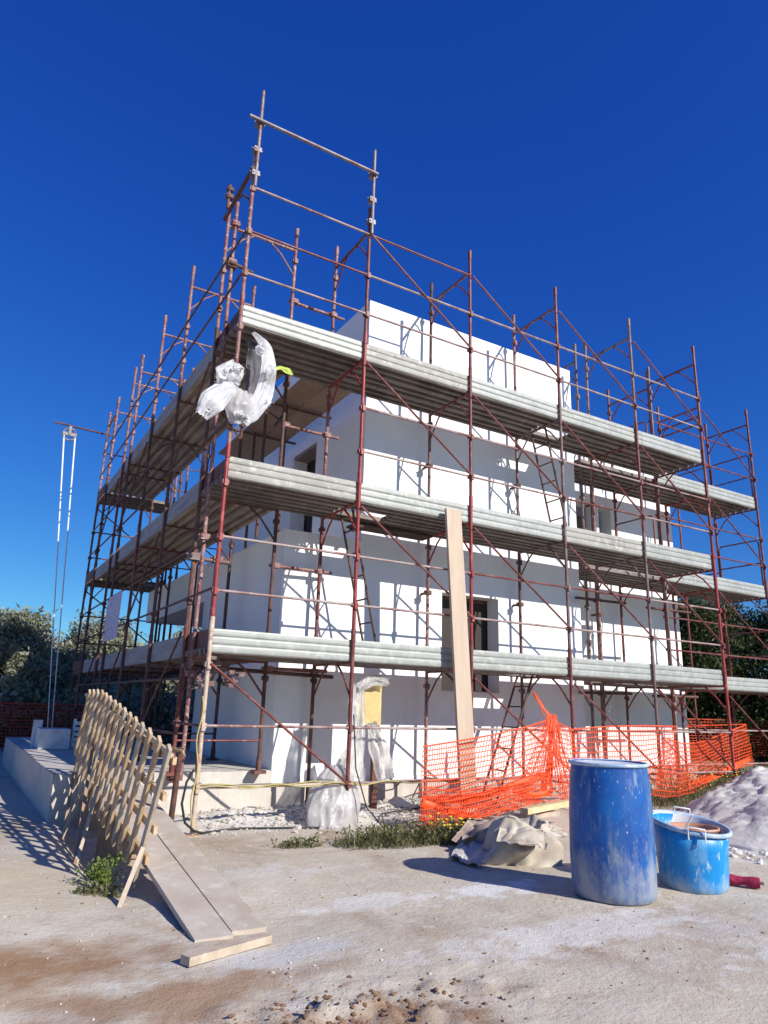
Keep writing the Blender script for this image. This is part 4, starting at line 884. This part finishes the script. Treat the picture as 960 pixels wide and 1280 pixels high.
for i in range(16):
    e = np.array([-1.20+random.gauss(0,.05), -1.80+random.gauss(0,.06), .02+random.random()*.13]); q.path([(-1.17,-1.72,-.05),((-1.17+e[0])/2,(-1.72+e[1])/2,e[2]*.7),e],.003,5); leaves(K, e+rng.normal(size=(44,3))*np.array([.04,.04,.03]), 44, .028, .55)
obj('stems', q, M['bark'], bu); obj('foliage', K, M['bush'], bu)

# ------------------------------------------------------------------ gravel and clods
def scatter(n, fx, smin, smax, m, name, label):
    K = MB(); ph = (1+5**.5)/2
    ico = np.array([(-1,ph,0),(1,ph,0),(-1,-ph,0),(1,-ph,0),(0,-1,ph),(0,1,ph),(0,-1,-ph),(0,1,-ph),(ph,0,-1),(ph,0,1),(-ph,0,-1),(-ph,0,1)],float)/1.9
    F_ = [(0,11,5),(0,5,1),(0,1,7),(0,7,10),(0,10,11),(1,5,9),(5,11,4),(11,10,2),(10,7,6),(7,1,8),(3,9,4),(3,4,2),(3,2,6),(3,6,8),(3,8,9),(4,9,5),(2,4,11),(6,2,10),(8,6,7),(9,8,1)]
    for i in range(n):
        x, y = fx(); s_ = smin*(smax/smin)**(random.random()**2.2)
        a = random.uniform(0,6.283); c_, d_ = math.cos(a), math.sin(a)
        V = ico*np.array([random.uniform(.7,1.3),random.uniform(.6,1.1),random.uniform(.4,.8)])*s_*rng.uniform(.72,1.15,(12,1))
        V = np.stack([V[:,0]*c_-V[:,1]*d_, V[:,0]*d_+V[:,1]*c_, V[:,2]],1)+np.array([x,y,float(gz(x,y))+s_*.2])
        K.add(V, F_)
    o = obj(name, K, m); tag(o, label, 'gravel', kind='stuff')
scatter(1500, lambda: (random.uniform(-2.4,5.5), random.uniform(-5.2,.6)), .003, .012, M['stone'], 'gravel', 'loose pale gravel scattered over the yard')
scatter(2600, lambda: (random.uniform(.1,4.6), random.gauss(.45,.33)), .006, .045, M['stone'], 'rubble', 'white rubble spilled along the foot of the concrete base')
scatter(900, lambda: (random.gauss(-.75,.42), random.gauss(-4.55,.17)), .004, .020, M['clod'], 'earth_clods', 'dark red brown earth clods at the front of the yard')
scatter(300, lambda: (random.uniform(-2.2,3.5), random.uniform(-5,-1.5)), .004, .013, M['clod'], 'earth_crumbs', 'brown crumbs of earth scattered over the yard')
scatter(700, lambda: (random.uniform(4.2,7), random.uniform(-4.6,-1.2)), .008, .05, M['heap'], 'sand_lumps', 'pale lumps rolled down from the sand heap')

# ------------------------------------------------------------------ light
w = bpy.data.worlds.new('World'); S.world = w; w.use_nodes = True; nt = w.node_tree; N = nt.nodes; L = nt.links
SD = np.array([.38,-1.,.64]); SD /= np.linalg.norm(SD)
EL = math.asin(SD[2]); ROTN = math.atan2(SD[0], SD[1])
sky = N.new('ShaderNodeTexSky'); sky.sky_type = 'NISHITA'; sky.sun_disc = False; sky.sun_elevation = EL; sky.sun_rotation = ROTN
sky.altitude = 600; sky.air_density = 1.0; sky.dust_density = .25; sky.ozone_density = 3.0
hs_ = N.new('ShaderNodeHueSaturation'); hs_.inputs['Saturation'].default_value = 1.25
L.new(sky.outputs[0], hs_.inputs['Color'])
sp = N.new('ShaderNodeSeparateColor'); cb = N.new('ShaderNodeCombineColor'); L.new(hs_.outputs[0], sp.inputs[0])   # the deep polarised blue of a phone picture
EXP = .55
for i, (c, p) in enumerate(((.50,1.07),(.853,1.06),(1.01,.645))):
    a = N.new('ShaderNodeMath'); a.operation = 'POWER'; a.inputs[1].default_value = p; L.new(sp.outputs[i], a.inputs[0])
    b_ = N.new('ShaderNodeMath'); b_.operation = 'MULTIPLY'; b_.inputs[1].default_value = c*.1**p*10/2**EXP; L.new(a.outputs[0], b_.inputs[0]); L.new(b_.outputs[0], cb.inputs[i])
L.new(cb.outputs[0], N['Background'].inputs[0]); N['Background'].inputs[1].default_value = .10
sun = bpy.data.lights.new('sun', 'SUN'); sun.energy = 4.2; sun.angle = R(.5); sun.color = (1,.945,.86)
so = bpy.data.objects.new('sun', sun); COL.objects.link(so); so.rotation_euler = Vector((-SD[0],-SD[1],-SD[2])).to_track_quat('-Z','Y').to_euler(); so.location = (10,-20,20)

# ------------------------------------------------------------------ camera
cam = bpy.data.cameras.new('camera'); co = bpy.data.objects.new('camera', cam); COL.objects.link(co); S.camera = co
m = Matrix(((CR[0],CU[0],-CF[0],CAM[0]),(CR[1],CU[1],-CF[1],CAM[1]),(CR[2],CU[2],-CF[2],CAM[2]),(0,0,0,1)))
co.matrix_world = m
cam.sensor_fit = 'VERTICAL'; cam.sensor_height = 24; cam.lens = FPX/1280*24; cam.clip_start = .05; cam.clip_end = 3000
S.view_settings.view_transform = 'Standard'; S.view_settings.look = 'None'; S.view_settings.exposure = EXP; S.view_settings.gamma = 1
